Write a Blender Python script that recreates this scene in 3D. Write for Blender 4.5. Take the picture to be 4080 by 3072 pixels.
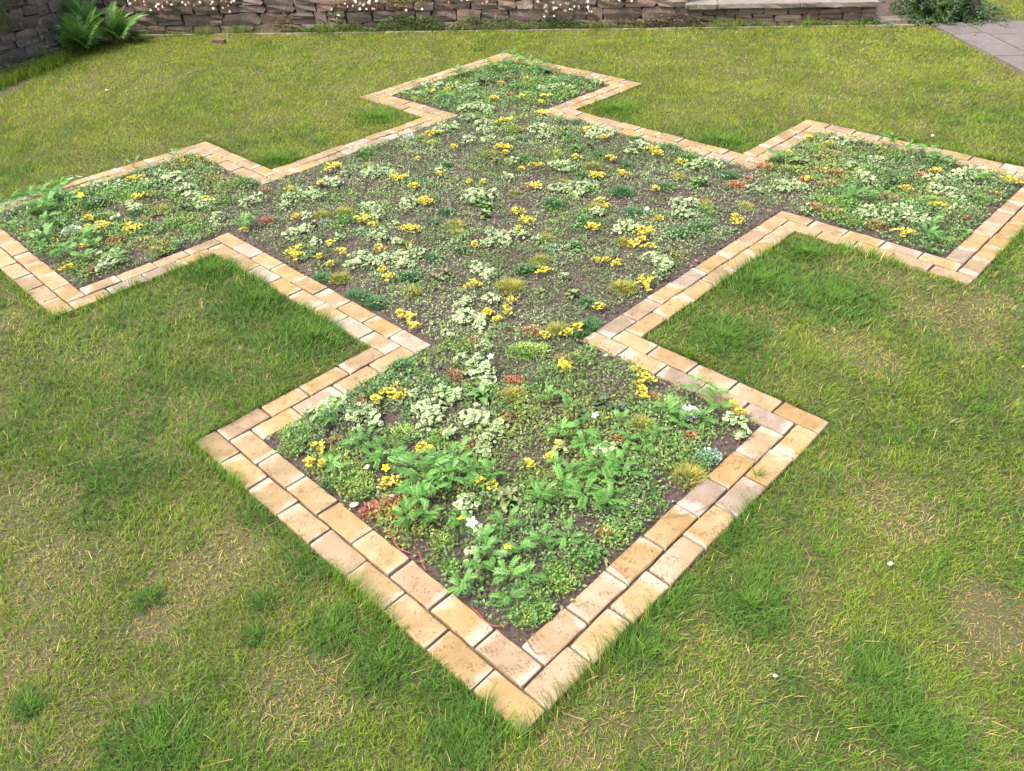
import bpy, bmesh, math, random
import numpy as np
from mathutils import Matrix, Vector

for o in list(bpy.data.objects):
    bpy.data.objects.remove(o)
scene = bpy.context.scene
COL = scene.collection
R = math.radians

# ------------------------------------------------------------------ camera
# world frame: x to the right, y forward, z up, camera above the origin
CAM_H, PITCH, ROLL, FPX = 2.1255, 0.6402, -0.041, 3172.62
PW, PH = 4080.0, 3072.0
_f = np.array([0, math.cos(PITCH), -math.sin(PITCH)])
_r0 = np.array([1.0, 0, 0]); _u0 = np.cross(_r0, _f)
_r = math.cos(ROLL)*_r0 + math.sin(ROLL)*_u0
_u = -math.sin(ROLL)*_r0 + math.cos(ROLL)*_u0
cam_data = bpy.data.cameras.new('camera')
cam = bpy.data.objects.new('camera', cam_data)
COL.objects.link(cam)
cam_data.sensor_fit = 'HORIZONTAL'
cam_data.sensor_width = 36.0
cam_data.lens = FPX/PW*36.0
cam_data.clip_start = 0.05
cam_data.clip_end = 600
M4 = Matrix(((_r[0], _u[0], -_f[0], 0), (_r[1], _u[1], -_f[1], 0), (_r[2], _u[2], -_f[2], CAM_H), (0, 0, 0, 1)))
cam.matrix_world = M4
scene.camera = cam

# ------------------------------------------------------------------ light
SUN_EL, SUN_AZ = R(60), R(-112)        # azimuth measured from +y towards +x
world = bpy.data.worlds.new('World')
scene.world = world
world.use_nodes = True
wn = world.node_tree.nodes; wl = world.node_tree.links
sky = wn.new('ShaderNodeTexSky')
sky.sky_type = 'NISHITA'
sky.sun_disc = False
sky.sun_elevation = SUN_EL
sky.sun_rotation = SUN_AZ
sky.dust_density = 6.0
sky.air_density = 1.0
sky.ozone_density = 0.6
wn['Background'].inputs['Strength'].default_value = 0.15
wl.new(sky.outputs['Color'], wn['Background'].inputs['Color'])
sun_data = bpy.data.lights.new('sun', 'SUN')
sun_data.energy = 1.5
sun_data.angle = R(14)
sun_data.color = (1.0, 0.95, 0.87)
sun = bpy.data.objects.new('sun', sun_data)
COL.objects.link(sun)
_sd = Vector((math.sin(SUN_AZ)*math.cos(SUN_EL), math.cos(SUN_AZ)*math.cos(SUN_EL), math.sin(SUN_EL)))
sun.rotation_euler = _sd.to_track_quat('Z', 'Y').to_euler()
scene.view_settings.view_transform = 'Standard'
scene.view_settings.look = 'None'
scene.view_settings.gamma = 1.0
scene.view_settings.use_curve_mapping = False
scene.view_settings.exposure = 1.7
scene.render.engine = 'CYCLES'
scene.render.resolution_x = 1024
scene.render.resolution_y = 771

# ------------------------------------------------------------------ helpers
rng = np.random.default_rng(7)
random.seed(7)

def tag(o, label=None, cat=None, group=None, kind=None):
    if label: o['label'] = label
    if cat: o['category'] = cat
    if group: o['group'] = group
    if kind: o['kind'] = kind
    return o

def link(name, data, parent=None, loc=None):
    o = bpy.data.objects.new(name, data)
    COL.objects.link(o)
    if parent is not None: o.parent = parent
    if loc is not None: o.location = loc
    return o

def empty(name, loc):
    o = link(name, None, None, loc)
    o.empty_display_size = 0.05
    return o

def mesh_np(name, V, F, mat, col=None, smooth=False):
    """V (n,3) array; F list of arrays of faces (tris and/or quads); col (n,3)"""
    me = bpy.data.meshes.new(name)
    V = np.asarray(V, np.float32)
    if isinstance(F, np.ndarray): F = [F]
    F = [np.asarray(f, np.int32) for f in F if len(f)]
    nl = sum(f.size for f in F); nf = sum(len(f) for f in F)
    me.vertices.add(len(V)); me.vertices.foreach_set('co', V.ravel())
    me.loops.add(nl); me.loops.foreach_set('vertex_index', np.concatenate([f.ravel() for f in F]))
    me.polygons.add(nf)
    tot = np.concatenate([np.full(len(f), f.shape[1], np.int32) for f in F])
    st = np.concatenate([[0], np.cumsum(tot)[:-1]]).astype(np.int32)
    me.polygons.foreach_set('loop_start', st)
    me.polygons.foreach_set('loop_total', tot)
    if smooth: me.polygons.foreach_set('use_smooth', np.ones(nf, bool))
    if col is not None:
        a = me.attributes.new('col', 'FLOAT_COLOR', 'POINT')
        c = np.ones((len(V), 4), np.float32); c[:, :3] = col
        a.data.foreach_set('color', c.ravel())
    me.update(calc_edges=True)
    if mat is not None: me.materials.append(mat)
    return me

class MB:
    """collects vertex arrays, faces and colours into one mesh"""
    def __init__(s): s.v = []; s.t = []; s.q = []; s.c = []; s.n = 0
    def add(s, V, tri=None, quad=None, col=None):
        V = np.asarray(V, float)
        if tri is not None and len(tri): s.t.append(np.asarray(tri)+s.n)
        if quad is not None and len(quad): s.q.append(np.asarray(quad)+s.n)
        s.v.append(V)
        c = np.ones((len(V), 3))*0.5 if col is None else np.broadcast_to(np.asarray(col, float), (len(V), 3))
        s.c.append(c); s.n += len(V)
    def mesh(s, name, mat, smooth=False):
        F = []
        if s.q: F.append(np.concatenate(s.q))
        if s.t: F.append(np.concatenate(s.t))
        return mesh_np(name, np.concatenate(s.v), F, mat, np.concatenate(s.c), smooth)

def _hash(ix, iy, seed):
    h = (ix.astype(np.int64)*374761393 + iy.astype(np.int64)*668265263 + seed*974711) & 0x7fffffff
    h = ((h ^ (h >> 13))*1274126177) & 0x7fffffff
    return ((h ^ (h >> 16)) & 0xffff)/65535.0

def vnoise(x, y, seed=0):
    x = np.asarray(x, float); y = np.asarray(y, float)
    ix = np.floor(x); iy = np.floor(y); fx = x-ix; fy = y-iy
    fx = fx*fx*(3-2*fx); fy = fy*fy*(3-2*fy)
    a = _hash(ix, iy, seed); b = _hash(ix+1, iy, seed); c = _hash(ix, iy+1, seed); d = _hash(ix+1, iy+1, seed)
    return (a*(1-fx)+b*fx)*(1-fy)+(c*(1-fx)+d*fx)*fy

def fbm(x, y, seed=0, o=3):
    s = 0; a = 0.5; t = 0
    for i in range(o):
        s = s+a*vnoise(x*2**i+17.3*i, y*2**i-9.1*i, seed+i); t += a; a *= 0.55
    return s/t

def sst(x, a, b):
    t = np.clip((x-a)/(b-a), 0, 1); return t*t*(3-2*t)

# photo pixel -> point on the ground (a pixel gives a direction, the ground gives the distance)
def ground(px, py, z=0.0):
    d = _r*(px-PW/2)/FPX - _u*(py-PH/2)/FPX + _f
    t = (z-CAM_H)/d[2]
    return d[0]*t, d[1]*t, t          # x, y, depth along the view axis

TILES = {1: (900, 600, 1.58125), 2: (1600, 400, 1.58125), 3: (2300, 500, 1.58125), 4: (1200, 900, 1.58125),
         5: (1900, 900, 1.58125), 6: (0, 560, 1.21635), 7: (1080, 1350, 1.265), 8: (2000, 1350, 1.265),
         9: (1500, 1950, 1.265), 10: (1380, 150, 1.8433), 11: (2880, 400, 1.0542), 0: (0, 0, 0.54216)}
def tiles(d):
    out = []
    for t, l in d.items():
        x0, y0, s = TILES[t]
        for (X, Y, r) in l:
            x, y, dep = ground(x0+X/s, y0+Y/s)
            out.append((x, y, r/s*dep/FPX))
    return out

# ------------------------------------------------------------------ materials
def new_mat(name):
    m = bpy.data.materials.new(name); m.use_nodes = True
    nt = m.node_tree
    b = nt.nodes['Principled BSDF']
    return m, nt, b

def N(nt, typ, **kw):
    n = nt.nodes.new(typ)
    for k, v in kw.items(): setattr(n, k, v)
    return n

def noise(nt, vec, scale, detail=4, rough=0.55, dist=0.0):
    n = N(nt, 'ShaderNodeTexNoise')
    n.inputs['Scale'].default_value = scale; n.inputs['Detail'].default_value = detail
    n.inputs['Roughness'].default_value = rough; n.inputs['Distortion'].default_value = dist
    if vec is not None: nt.links.new(vec, n.inputs['Vector'])
    return n

def ramp(nt, fac, stops):
    n = N(nt, 'ShaderNodeValToRGB')
    e = n.color_ramp.elements
    while len(e) < len(stops): e.new(0.5)
    for i, (p, c) in enumerate(stops):
        e[i].position = p; e[i].color = (*c, 1) if len(c) == 3 else c
    nt.links.new(fac, n.inputs['Fac'])
    return n

def mixc(nt, fac, a, b, blend='MIX'):
    n = N(nt, 'ShaderNodeMix', data_type='RGBA', blend_type=blend)
    for sock, v in ((n.inputs[0], fac), (n.inputs[6], a), (n.inputs[7], b)):
        if hasattr(v, 'is_output') or isinstance(v, bpy.types.NodeSocket): nt.links.new(v, sock)
        elif isinstance(v, (int, float)): sock.default_value = v
        else: sock.default_value = (*v, 1)
    return n.outputs[2]

def math_n(nt, op, a, b=None, c=None):
    n = N(nt, 'ShaderNodeMath', operation=op)
    for i, v in enumerate((a, b, c)):
        if v is None: continue
        if isinstance(v, (int, float)): n.inputs[i].default_value = v
        else: nt.links.new(v, n.inputs[i])
    return n.outputs[0]

def bump(nt, h, strength, dist, bsdf):
    n = N(nt, 'ShaderNodeBump')
    n.inputs['Strength'].default_value = strength; n.inputs['Distance'].default_value = dist
    nt.links.new(h, n.inputs['Height']); nt.links.new(n.outputs['Normal'], bsdf.inputs['Normal'])
    return n

def world_pos(nt, jitter=False):
    g = N(nt, 'ShaderNodeNewGeometry')
    if not jitter: return g.outputs['Position']
    oi = N(nt, 'ShaderNodeObjectInfo')
    mp = N(nt, 'ShaderNodeVectorMath', operation='MULTIPLY_ADD')
    cb = N(nt, 'ShaderNodeCombineXYZ')
    for i in range(3): nt.links.new(oi.outputs['Random'], cb.inputs[i])
    nt.links.new(cb.outputs[0], mp.inputs[0]); mp.inputs[1].default_value = (37, 53, 91)
    nt.links.new(g.outputs['Position'], mp.inputs[2])
    return mp.outputs[0]

def foliage_mat(name, rough=0.5, trans=0.3, spec=0.35, vary=0.25, obj_vary=0.0):
    m, nt, b = new_mat(name)
    at = N(nt, 'ShaderNodeAttribute', attribute_name='col')
    n = noise(nt, world_pos(nt), 60, 2)
    f = math_n(nt, 'MULTIPLY_ADD', n.outputs['Fac'], vary*2, 1-vary)
    if obj_vary:
        oi = N(nt, 'ShaderNodeObjectInfo')
        f = math_n(nt, 'MULTIPLY', f, math_n(nt, 'MULTIPLY_ADD', oi.outputs['Random'], obj_vary*2, 1-obj_vary))
    mul = N(nt, 'ShaderNodeVectorMath', operation='SCALE')
    nt.links.new(at.outputs['Color'], mul.inputs[0]); nt.links.new(f, mul.inputs['Scale'])
    nt.links.new(mul.outputs[0], b.inputs['Base Color'])
    b.inputs['Roughness'].default_value = rough
    b.inputs['Specular IOR Level'].default_value = spec
    tr = N(nt, 'ShaderNodeBsdfTranslucent')
    nt.links.new(mul.outputs[0], tr.inputs['Color'])
    mx = N(nt, 'ShaderNodeMixShader'); mx.inputs[0].default_value = trans
    nt.links.new(b.outputs[0], mx.inputs[1]); nt.links.new(tr.outputs[0], mx.inputs[2])
    nt.links.new(mx.outputs[0], nt.nodes['Material Output'].inputs['Surface'])
    return m

MAT = {}
MAT['grass'] = foliage_mat('grass_blade', 0.6, 0.35, 0.12, 0.12)
MAT['leaf'] = foliage_mat('leaf', 0.5, 0.25, 0.35, 0.2)
MAT['leaf_obj'] = foliage_mat('leaf_single', 0.45, 0.25, 0.4, 0.15, 0.22)
MAT['fleshy'] = foliage_mat('fleshy_leaf', 0.4, 0.1, 0.4, 0.25)
MAT['stem'] = foliage_mat('stem', 0.6, 0.0, 0.3, 0.2)
MAT['petal'] = foliage_mat('petal', 0.6, 0.3, 0.2, 0.05)
MAT['debris'] = foliage_mat('mulch_bits', 0.85, 0.0, 0.15, 0.2)

# lawn thatch under the blades
m, nt, b = new_mat('lawn_thatch')
p = world_pos(nt)
n1 = noise(nt, p, 1.3, 3); n2 = noise(nt, p, 90, 3, 0.7)
c1 = ramp(nt, n1.outputs['Fac'], [(0.35, (0.045, 0.055, 0.014)), (0.65, (0.095, 0.08, 0.032))])
c2 = mixc(nt, math_n(nt, 'MULTIPLY', n2.outputs['Fac'], 0.6), c1.outputs[0], (0.05, 0.045, 0.02))
nt.links.new(c2, b.inputs['Base Color']); b.inputs['Roughness'].default_value = 0.95
bump(nt, n2.outputs['Fac'], 0.8, 0.01, b)
MAT['lawn'] = m

# mulched soil
m, nt, b = new_mat('mulched_soil')
p = world_pos(nt)
n1 = noise(nt, p, 160, 4, 0.75); n2 = noise(nt, p, 5, 3)
c1 = ramp(nt, n1.outputs['Fac'], [(0.33, (0.030, 0.020, 0.016)), (0.5, (0.085, 0.060, 0.049)), (0.62, (0.14, 0.105, 0.09)), (0.75, (0.26, 0.21, 0.18))])
c2 = mixc(nt, math_n(nt, 'MULTIPLY', n2.outputs['Fac'], 0.55), c1.outputs[0], (0.055, 0.035, 0.026))
nt.links.new(c2, b.inputs['Base Color']); b.inputs['Roughness'].default_value = 0.95
bump(nt, n1.outputs['Fac'], 1.0, 0.012, b)
MAT['soil'] = m

# sand in the brick joints
m, nt, b = new_mat('joint_sand')
p = world_pos(nt)
n1 = noise(nt, p, 60, 4, 0.7)
c1 = ramp(nt, n1.outputs['Fac'], [(0.35, (0.030, 0.020, 0.010)), (0.65, (0.09, 0.062, 0.03))])
nt.links.new(c1.outputs[0], b.inputs['Base Color']); b.inputs['Roughness'].default_value = 0.95
MAT['sand'] = m

# buff brick
m, nt, b = new_mat('buff_brick')
p = world_pos(nt, True)
oi = N(nt, 'ShaderNodeObjectInfo')
n1 = noise(nt, p, 9, 4, 0.6)
base = mixc(nt, ramp(nt, n1.outputs['Fac'], [(0.35, (0, 0, 0)), (0.68, (1, 1, 1))]).outputs[0], (0.74, 0.68, 0.56), (1.0, 1.0, 1.0))
colr = mixc(nt, 1.0, oi.outputs['Color'], base, 'MULTIPLY')
# pale lime bloom, mostly towards the ends of a brick
tc = N(nt, 'ShaderNodeTexCoord')
sx = N(nt, 'ShaderNodeSeparateXYZ'); nt.links.new(tc.outputs['Object'], sx.inputs[0])
en = math_n(nt, 'MULTIPLY', math_n(nt, 'SUBTRACT', math_n(nt, 'ABSOLUTE', sx.outputs['X']), 0.30), 2.2)
nb = noise(nt, p, 7, 3)
bl = math_n(nt, 'ADD', math_n(nt, 'MULTIPLY', en, 0.5), math_n(nt, 'SUBTRACT', nb.outputs['Fac'], 0.1))
bl = math_n(nt, 'ADD', bl, math_n(nt, 'MULTIPLY', oi.outputs['Random'], 0.16))
blr = ramp(nt, bl, [(0.56, (0, 0, 0)), (0.74, (1, 1, 1))])
colr = mixc(nt, math_n(nt, 'MULTIPLY', blr.outputs[0], 0.55), colr, (0.37, 0.325, 0.27))
# grey lichen and dirt blotches
nd = noise(nt, p, 22, 5, 0.7)
dr = ramp(nt, nd.outputs['Fac'], [(0.60, (0, 0, 0)), (0.74, (1, 1, 1))])
colr = mixc(nt, math_n(nt, 'MULTIPLY', dr.outputs[0], 0.35), colr, (0.13, 0.095, 0.058))
# pits
vp = N(nt, 'ShaderNodeTexVoronoi'); vp.inputs['Scale'].default_value = 120; nt.links.new(p, vp.inputs['Vector'])
vm = noise(nt, p, 30, 2)
pit = math_n(nt, 'SUBTRACT', vp.outputs['Distance'], math_n(nt, 'MULTIPLY', math_n(nt, 'SUBTRACT', vm.outputs['Fac'], 0.40), 1.5))
pr = ramp(nt, pit, [(0.0, (1, 1, 1)), (0.08, (0, 0, 0))])
colr = mixc(nt, math_n(nt, 'MULTIPLY', pr.outputs[0], 0.6), colr, (0.09, 0.06, 0.032))
nt.links.new(colr, b.inputs['Base Color'])
b.inputs['Roughness'].default_value = 0.85; b.inputs['Specular IOR Level'].default_value = 0.25
nf = noise(nt, p, 130, 4, 0.7)
hh = math_n(nt, 'SUBTRACT', math_n(nt, 'MULTIPLY', nf.outputs['Fac'], 0.6), math_n(nt, 'MULTIPLY', pr.outputs[0], 0.8))
bump(nt, hh, 0.5, 0.004, b)
MAT['brick'] = m

def stone_mat(name, dark, mid, light, lich, lich_amt=0.45):
    m, nt, b = new_mat(name)
    p = world_pos(nt, True)
    oi = N(nt, 'ShaderNodeObjectInfo')
    n1 = noise(nt, p, 7, 5, 0.65); n2 = noise(nt, p, 38, 4, 0.7); n3 = noise(nt, p, 15, 3, 0.6, 1.0)
    f = math_n(nt, 'ADD', math_n(nt, 'MULTIPLY', n1.outputs['Fac'], 0.75), math_n(nt, 'MULTIPLY', oi.outputs['Random'], 0.3))
    c = ramp(nt, f, [(0.3, dark), (0.55, mid), (0.8, light)]).outputs[0]
    c = mixc(nt, 1.0, c, oi.outputs['Color'], 'MULTIPLY')
    lr = ramp(nt, n3.outputs['Fac'], [(0.58, (0, 0, 0)), (0.70, (1, 1, 1))])
    c = mixc(nt, math_n(nt, 'MULTIPLY', lr.outputs[0], lich_amt), c, lich)
    c = mixc(nt, math_n(nt, 'MULTIPLY', n2.outputs['Fac'], 0.35), c, tuple(x*0.5 for x in dark))
    nt.links.new(c, b.inputs['Base Color']); b.inputs['Roughness'].default_value = 0.9
    h = math_n(nt, 'ADD', math_n(nt, 'MULTIPLY', n1.outputs['Fac'], 1.0), math_n(nt, 'MULTIPLY', n2.outputs['Fac'], 0.5))
    bump(nt, h, 0.7, 0.02, b)
    return m
MAT['stone'] = stone_mat('wall_stone', (0.075, 0.055, 0.044), (0.15, 0.115, 0.092), (0.225, 0.18, 0.148), (0.32, 0.285, 0.24))
MAT['coping'] = stone_mat('coping_stone', (0.11, 0.093, 0.075), (0.175, 0.152, 0.125), (0.235, 0.205, 0.172), (0.14, 0.095, 0.03), 0.5)
MAT['slab'] = stone_mat('path_slab', (0.085, 0.073, 0.066), (0.125, 0.11, 0.10), (0.165, 0.147, 0.135), (0.24, 0.225, 0.20), 0.3)
m, nt, b = new_mat('wall_core')
p = world_pos(nt); n1 = noise(nt, p, 30, 4)
nt.links.new(ramp(nt, n1.outputs['Fac'], [(0.3, (0.025, 0.02, 0.016)), (0.7, (0.06, 0.048, 0.038))]).outputs[0], b.inputs['Base Color'])
b.inputs['Roughness'].default_value = 1.0
MAT['core'] = m

# ------------------------------------------------------------------ plan of the bed
MOD = 0.205                                   # one brick with its joint
A_, N_ = 4.5877, 25.3746
_off = np.array([[-0.04, 0.02, -0.1, 0.12], [0.0, 0.17, 0.04, 0.03], [0.06, -0.04, -0.14, -0.04], [-0.03, -0.06, 0.23, -0.22], [-0.04, -0.04, 0.04, 0.04]])
_h = 0.5
_L0 = np.array([[_h, 8.5, _h, 8.5], [_h, 8.5, N_-8.5, N_-_h], [N_-8.5, N_-_h, _h, 8.5], [N_-8.5, N_-_h, N_-8.5, N_-_h], [A_+_h, N_-A_-_h, A_+_h, N_-A_-_h]])
LN = _L0+_off                                 # centre joint lines: near, left, right, far, big   (u0,u1,v0,v1)
_fh = np.array([math.cos(0.792), math.sin(0.792)]); _rh = np.array([_fh[1], -_fh[0]])
_C = np.array([-0.8507, -0.8871])
def uv2w(u, v):
    d = np.stack([np.asarray(u, float)*MOD-_C[0], np.asarray(v, float)*MOD-_C[1]], -1)
    return d@_rh, d@_fh
def w2uv(x, y):
    d = np.asarray(x, float)[..., None]*_rh+np.asarray(y, float)[..., None]*_fh+_C
    return d[..., 0]/MOD, d[..., 1]/MOD
def bed_sdf(x, y, grow=0.0):
    """distance in metres outside the union of squares, grown from the centre joint by grow modules"""
    u, v = w2uv(x, y)
    best = np.full(np.shape(u), 1e9)
    for (u0, u1, v0, v1) in LN:
        dx = np.maximum(u0-grow-u, u-u1-grow); dy = np.maximum(v0-grow-v, v-v1-grow)
        o = np.hypot(np.maximum(dx, 0), np.maximum(dy, 0))+np.minimum(np.maximum(dx, dy), 0)
        best = np.minimum(best, o)
    return best*MOD
n_, l_, r_, t_, g_ = LN
PATHUV = [(n_[0], n_[2]), (n_[0], n_[3]), (g_[0], n_[3]), (g_[0], l_[2]), (l_[0], l_[2]), (l_[0], l_[3]), (l_[1], l_[3]), (l_[1], g_[3]),
          (t_[0], g_[3]), (t_[0], t_[3]), (t_[1], t_[3]), (t_[1], t_[2]), (g_[1], t_[2]), (g_[1], r_[3]), (r_[1], r_[3]), (r_[1], r_[2]),
          (r_[0], r_[2]), (r_[0], g_[2]), (n_[1], g_[2]), (n_[1], n_[2])]

# ------------------------------------------------------------------ ground sheets
def sheet(name, pts, z, mat, kind='structure'):
    me = bpy.data.meshes.new(name)
    me.from_pydata([(x, y, z) for x, y in pts], [], [list(range(len(pts)))])
    me.materials.append(mat); me.update()
    o = link(name, me); o['kind'] = kind
    return o
sheet('lawn', [(-150, -150), (150, -150), (150, 150), (-150, 150)], -0.022, MAT['lawn'])

def poly_offset(d):
    """the outline moved outwards by d modules (axis aligned polygon in u,v, clockwise or not)"""
    P = PATHUV; n = len(P)
    area = sum(P[i][0]*P[(i+1) % n][1]-P[(i+1) % n][0]*P[i][1] for i in range(n))
    sg = 1 if area > 0 else -1
    out = []
    for i in range(n):
        a, b_, c = P[i-1], P[i], P[(i+1) % n]
        nx = ny = 0
        for p0, p1 in ((a, b_), (b_, c)):
            e = (p1[0]-p0[0], p1[1]-p0[1]); L = math.hypot(*e)
            no = (e[1]/L*sg, -e[0]/L*sg)
            nx += no[0]; ny += no[1]
        out.append((b_[0]+nx*d, b_[1]+ny*d))
    return out
def uvpoly(P):
    return [tuple(float(q) for q in uv2w(u, v)) for u, v in P]
sheet('joint_sand', uvpoly(poly_offset(0.5)), -0.016, MAT['sand'])
# soil surface with gentle humps, raised a little inside the bricks
gx, gy = np.meshgrid(np.arange(-4.7, 4.9, 0.04), np.arange(0.9, 9.6, 0.04))
sd = bed_sdf(gx, gy, -0.5)
gz = -0.012+0.012*fbm(gx*6, gy*6, 3)*sst(-sd, 0.0, 0.10)
keep = sd < 0.03
idx = -np.ones(gx.shape, int); idx[keep] = np.arange(keep.sum())
q = np.stack([idx[:-1, :-1], idx[:-1, 1:], idx[1:, 1:], idx[1:, :-1]], -1).reshape(-1, 4)
q = q[(q >= 0).all(1)]
o = link('bed_soil', mesh_np('bed_soil', np.stack([gx[keep], gy[keep], gz[keep]], -1), q, MAT['soil'], smooth=True)); o['kind'] = 'structure'

# ------------------------------------------------------------------ brick edging
def rough_box(name, mat, bev, seg, jit, seed, cuts=(1, 1, 1), edge_jit=0.0):
    """unit box (x,y,z in -.5..+.5), bevelled, slightly uneven"""
    rs = random.Random(seed)
    bm = bmesh.new()
    bmesh.ops.create_cube(bm, size=1.0)
    return bm, rs
BR_L, BR_W, BR_H = 0.2, 0.0975, 0.06
def brick_mesh(seed):
    rs = random.Random(seed)
    bm = bmesh.new()
    bmesh.ops.create_cube(bm, size=1.0)
    for v in bm.verts:
        v.co.x *= BR_L; v.co.y *= BR_W; v.co.z *= BR_H
        v.co.x += rs.uniform(-.002, .002); v.co.y += rs.uniform(-.002, .002); v.co.z += rs.uniform(-.0015, .0015)
    top = [e for e in bm.edges if all(v.co.z > 0 for v in e.verts)]
    bmesh.ops.subdivide_edges(bm, edges=[e for e in top if abs(e.verts[0].co.x-e.verts[1].co.x) > 0.1], cuts=3, use_grid_fill=True)
    for v in bm.verts:
        if v.co.z > 0: v.co.y += rs.uniform(-.0022, .0022); v.co.x += rs.uniform(-.001, .001)
    bmesh.ops.bevel(bm, geom=[e for e in bm.edges if e.calc_face_angle(0) > 0.6], offset=rs.uniform(.004, .0075), segments=2, profile=0.6, affect='EDGES', clamp_overlap=True)
    for v in bm.verts:
        v.co += Vector((rs.uniform(-1, 1), rs.uniform(-1, 1), rs.uniform(-1, 1)))*0.0008
    # unit length in x for the shader (object coords -.5..+.5), scale back on the object
    for v in bm.verts: v.co.x /= BR_L
    me = bpy.data.meshes.new('brick'); bm.to_mesh(me); bm.free()
    for p_ in me.polygons: p_.use_smooth = p_.area < .0006/BR_L*.5
    me.materials.append(MAT['brick'])
    return me
BRICKS = [brick_mesh(s) for s in range(14)]
edging = empty('brick_edging', (0, 0, -0.06))
edging.location = (*[float(q) for q in uv2w(N_/2, N_/2)], -0.06)
tag(edging, 'double row of buff brick edging round the cross-shaped planted bed in the lawn', 'brick edging')
PAL = [(0.36, 0.245, 0.115), (0.35, 0.25, 0.13), (0.37, 0.26, 0.13), (0.335, 0.245, 0.14), (0.345, 0.262, 0.16), (0.34, 0.25, 0.16), (0.32, 0.24, 0.16), (0.37, 0.27, 0.15)]
brick_list = []
def lay(p0, p1, off_n, side, s0, s1):
    """bricks from p0-s0 to p1+s1 along the side, centre line offset"""
    d = np.array(p1)-np.array(p0); L = np.hypot(*d); d = d/L
    nrm = np.array(off_n)
    a = -s0; bnd = L+s1
    ln = bnd-a
    k = max(1, round(ln))
    sizes = [1+random.uniform(-.035, .035) for _ in range(k)]
    sc = ln/sum(sizes); pos = a
    wob = random.uniform(0, 9)
    for s in sizes:
        s *= sc
        c = np.array(p0)+d*(pos+s/2)+nrm*(side*0.252)
        pos += s
        x, y = uv2w(*c)
        x1, y1 = uv2w(*(c+d))
        ang = math.atan2(y1-y, x1-x)
        o = bpy.data.objects.new('brick', random.choice(BRICKS)); COL.objects.link(o); o.parent = edging
        o.location = (float(x)-edging.location.x, float(y)-edging.location.y, -0.0315+random.uniform(-.0035, .003)+0.06)
        flip = random.choice((0, math.pi))
        o.rotation_euler = (random.uniform(-.012, .012), random.uniform(-.01, .01), ang+flip+random.uniform(-.012, .012))
        o.scale = (s*MOD-random.uniform(.0055, .0105), random.uniform(.965, .995), 1)
        c_ = random.choice(PAL); kk = random.uniform(.66, .90)
        if random.random() < 0.10: c_ = random.choice([(0.31, 0.25, 0.195), (0.28, 0.225, 0.18), (0.35, 0.295, 0.235)])
        o.color = (c_[0]*kk, c_[1]*kk, c_[2]*kk, 1)
        brick_list.append(o)
nP = len(PATHUV)
area = sum(PATHUV[i][0]*PATHUV[(i+1) % nP][1]-PATHUV[(i+1) % nP][0]*PATHUV[i][1] for i in range(nP))
sg = 1 if area > 0 else -1
def convex(i):
    a, b_, c = PATHUV[i-1], PATHUV[i], PATHUV[(i+1) % nP]
    return ((b_[0]-a[0])*(c[1]-b_[1])-(b_[1]-a[1])*(c[0]-b_[0]))*sg > 0
for i in range(nP):
    p0, p1 = PATHUV[i], PATHUV[(i+1) % nP]
    e = np.array(p1)-np.array(p0); e = e/np.hypot(*e)
    no = (e[1]*sg, -e[0]*sg)
    vtype = abs(e[1]) > 0.5
    ext = []
    for j in (i, (i+1) % nP):
        if convex(j): o_, in_ = 0.5, 0.0
        else: o_, in_ = 0.0, 0.5
        if not vtype: o_ -= 0.5; in_ -= 0.5
        ext.append((o_, in_))
    lay(p0, p1, no, 1, ext[0][0], ext[1][0])
    lay(p0, p1, no, -1, ext[0][1], ext[1][1])

# ------------------------------------------------------------------ stone walls, path
def stone_mesh(seed, bev=0.1):
    rs = random.Random(seed)
    bm = bmesh.new(); bmesh.ops.create_cube(bm, size=1.0)
    bmesh.ops.subdivide_edges(bm, edges=bm.edges[:], cuts=1, use_grid_fill=True)
    for v in bm.verts:
        k = 0.055
        v.co += Vector((rs.uniform(-k, k), rs.uniform(-.04, .04), rs.uniform(-.09, .09)))
        if abs(v.co.x) > .3 and abs(v.co.z) > .3: v.co.x *= rs.uniform(.86, .98); v.co.z *= rs.uniform(.86, .98)
        if v.co.y < -.3:
            e = max(abs(v.co.x), abs(v.co.z))
            v.co.y += 0.16*max(0, e-.25)
    me = bpy.data.meshes.new('stone'); bm.to_mesh(me); bm.free()
    me.materials.append(MAT['stone'])
    return me
STONES = [stone_mesh(s) for s in range(16)]
STONES_L = []
def build_wall(root, A, B, H, row_h, w_rng, depth, tint_fn, mats=STONES, z0=-0.03):
    """courses of rough stones on the face line A->B (stones face the right-hand side of A->B, towards the camera)"""
    A = Vector(A); B = Vector(B); d = (B-A); L = d.length; d.normalize()
    nrm = Vector((d.y, -d.x))            # towards the camera for left-to-right walls
    ang = math.atan2(d.y, d.x)
    z = z0
    while z < H-0.02:
        h = random.uniform(*row_h); h = min(h, H-z) if H-z-h > row_h[0]*0.6 else H-z
        x = -random.uniform(0, .1)
        while x < L:
            w = random.uniform(*w_rng)*(1.25 if random.random() < .15 else 1)
            if x+w > L-0.08: w = L-x
            parts = [(z, h)]
            if h > row_h[0]*1.25 and random.random() < .22:
                f = random.uniform(.35, .6); parts = [(z, h*f), (z+h*f, h*(1-f))]
            for (zz, hh) in parts:
                o = bpy.data.objects.new('stone', random.choice(mats)); COL.objects.link(o); o.parent = root
                c = A+d*(x+w/2)-nrm*(depth/2-random.uniform(-.018, .012))
                o.location = (c.x-root.location.x, c.y-root.location.y, zz+hh/2-root.location.z)
                o.rotation_euler = (random.uniform(-.03, .03), random.uniform(-.035, .035)+random.choice((0, math.pi)), ang+random.uniform(-.03, .03))
                o.scale = (w-random.uniform(-.004, .01), depth, hh-random.uniform(-.006, .006))
                o.color = (*tint_fn(), 1)
            x += w
        z += h
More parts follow.
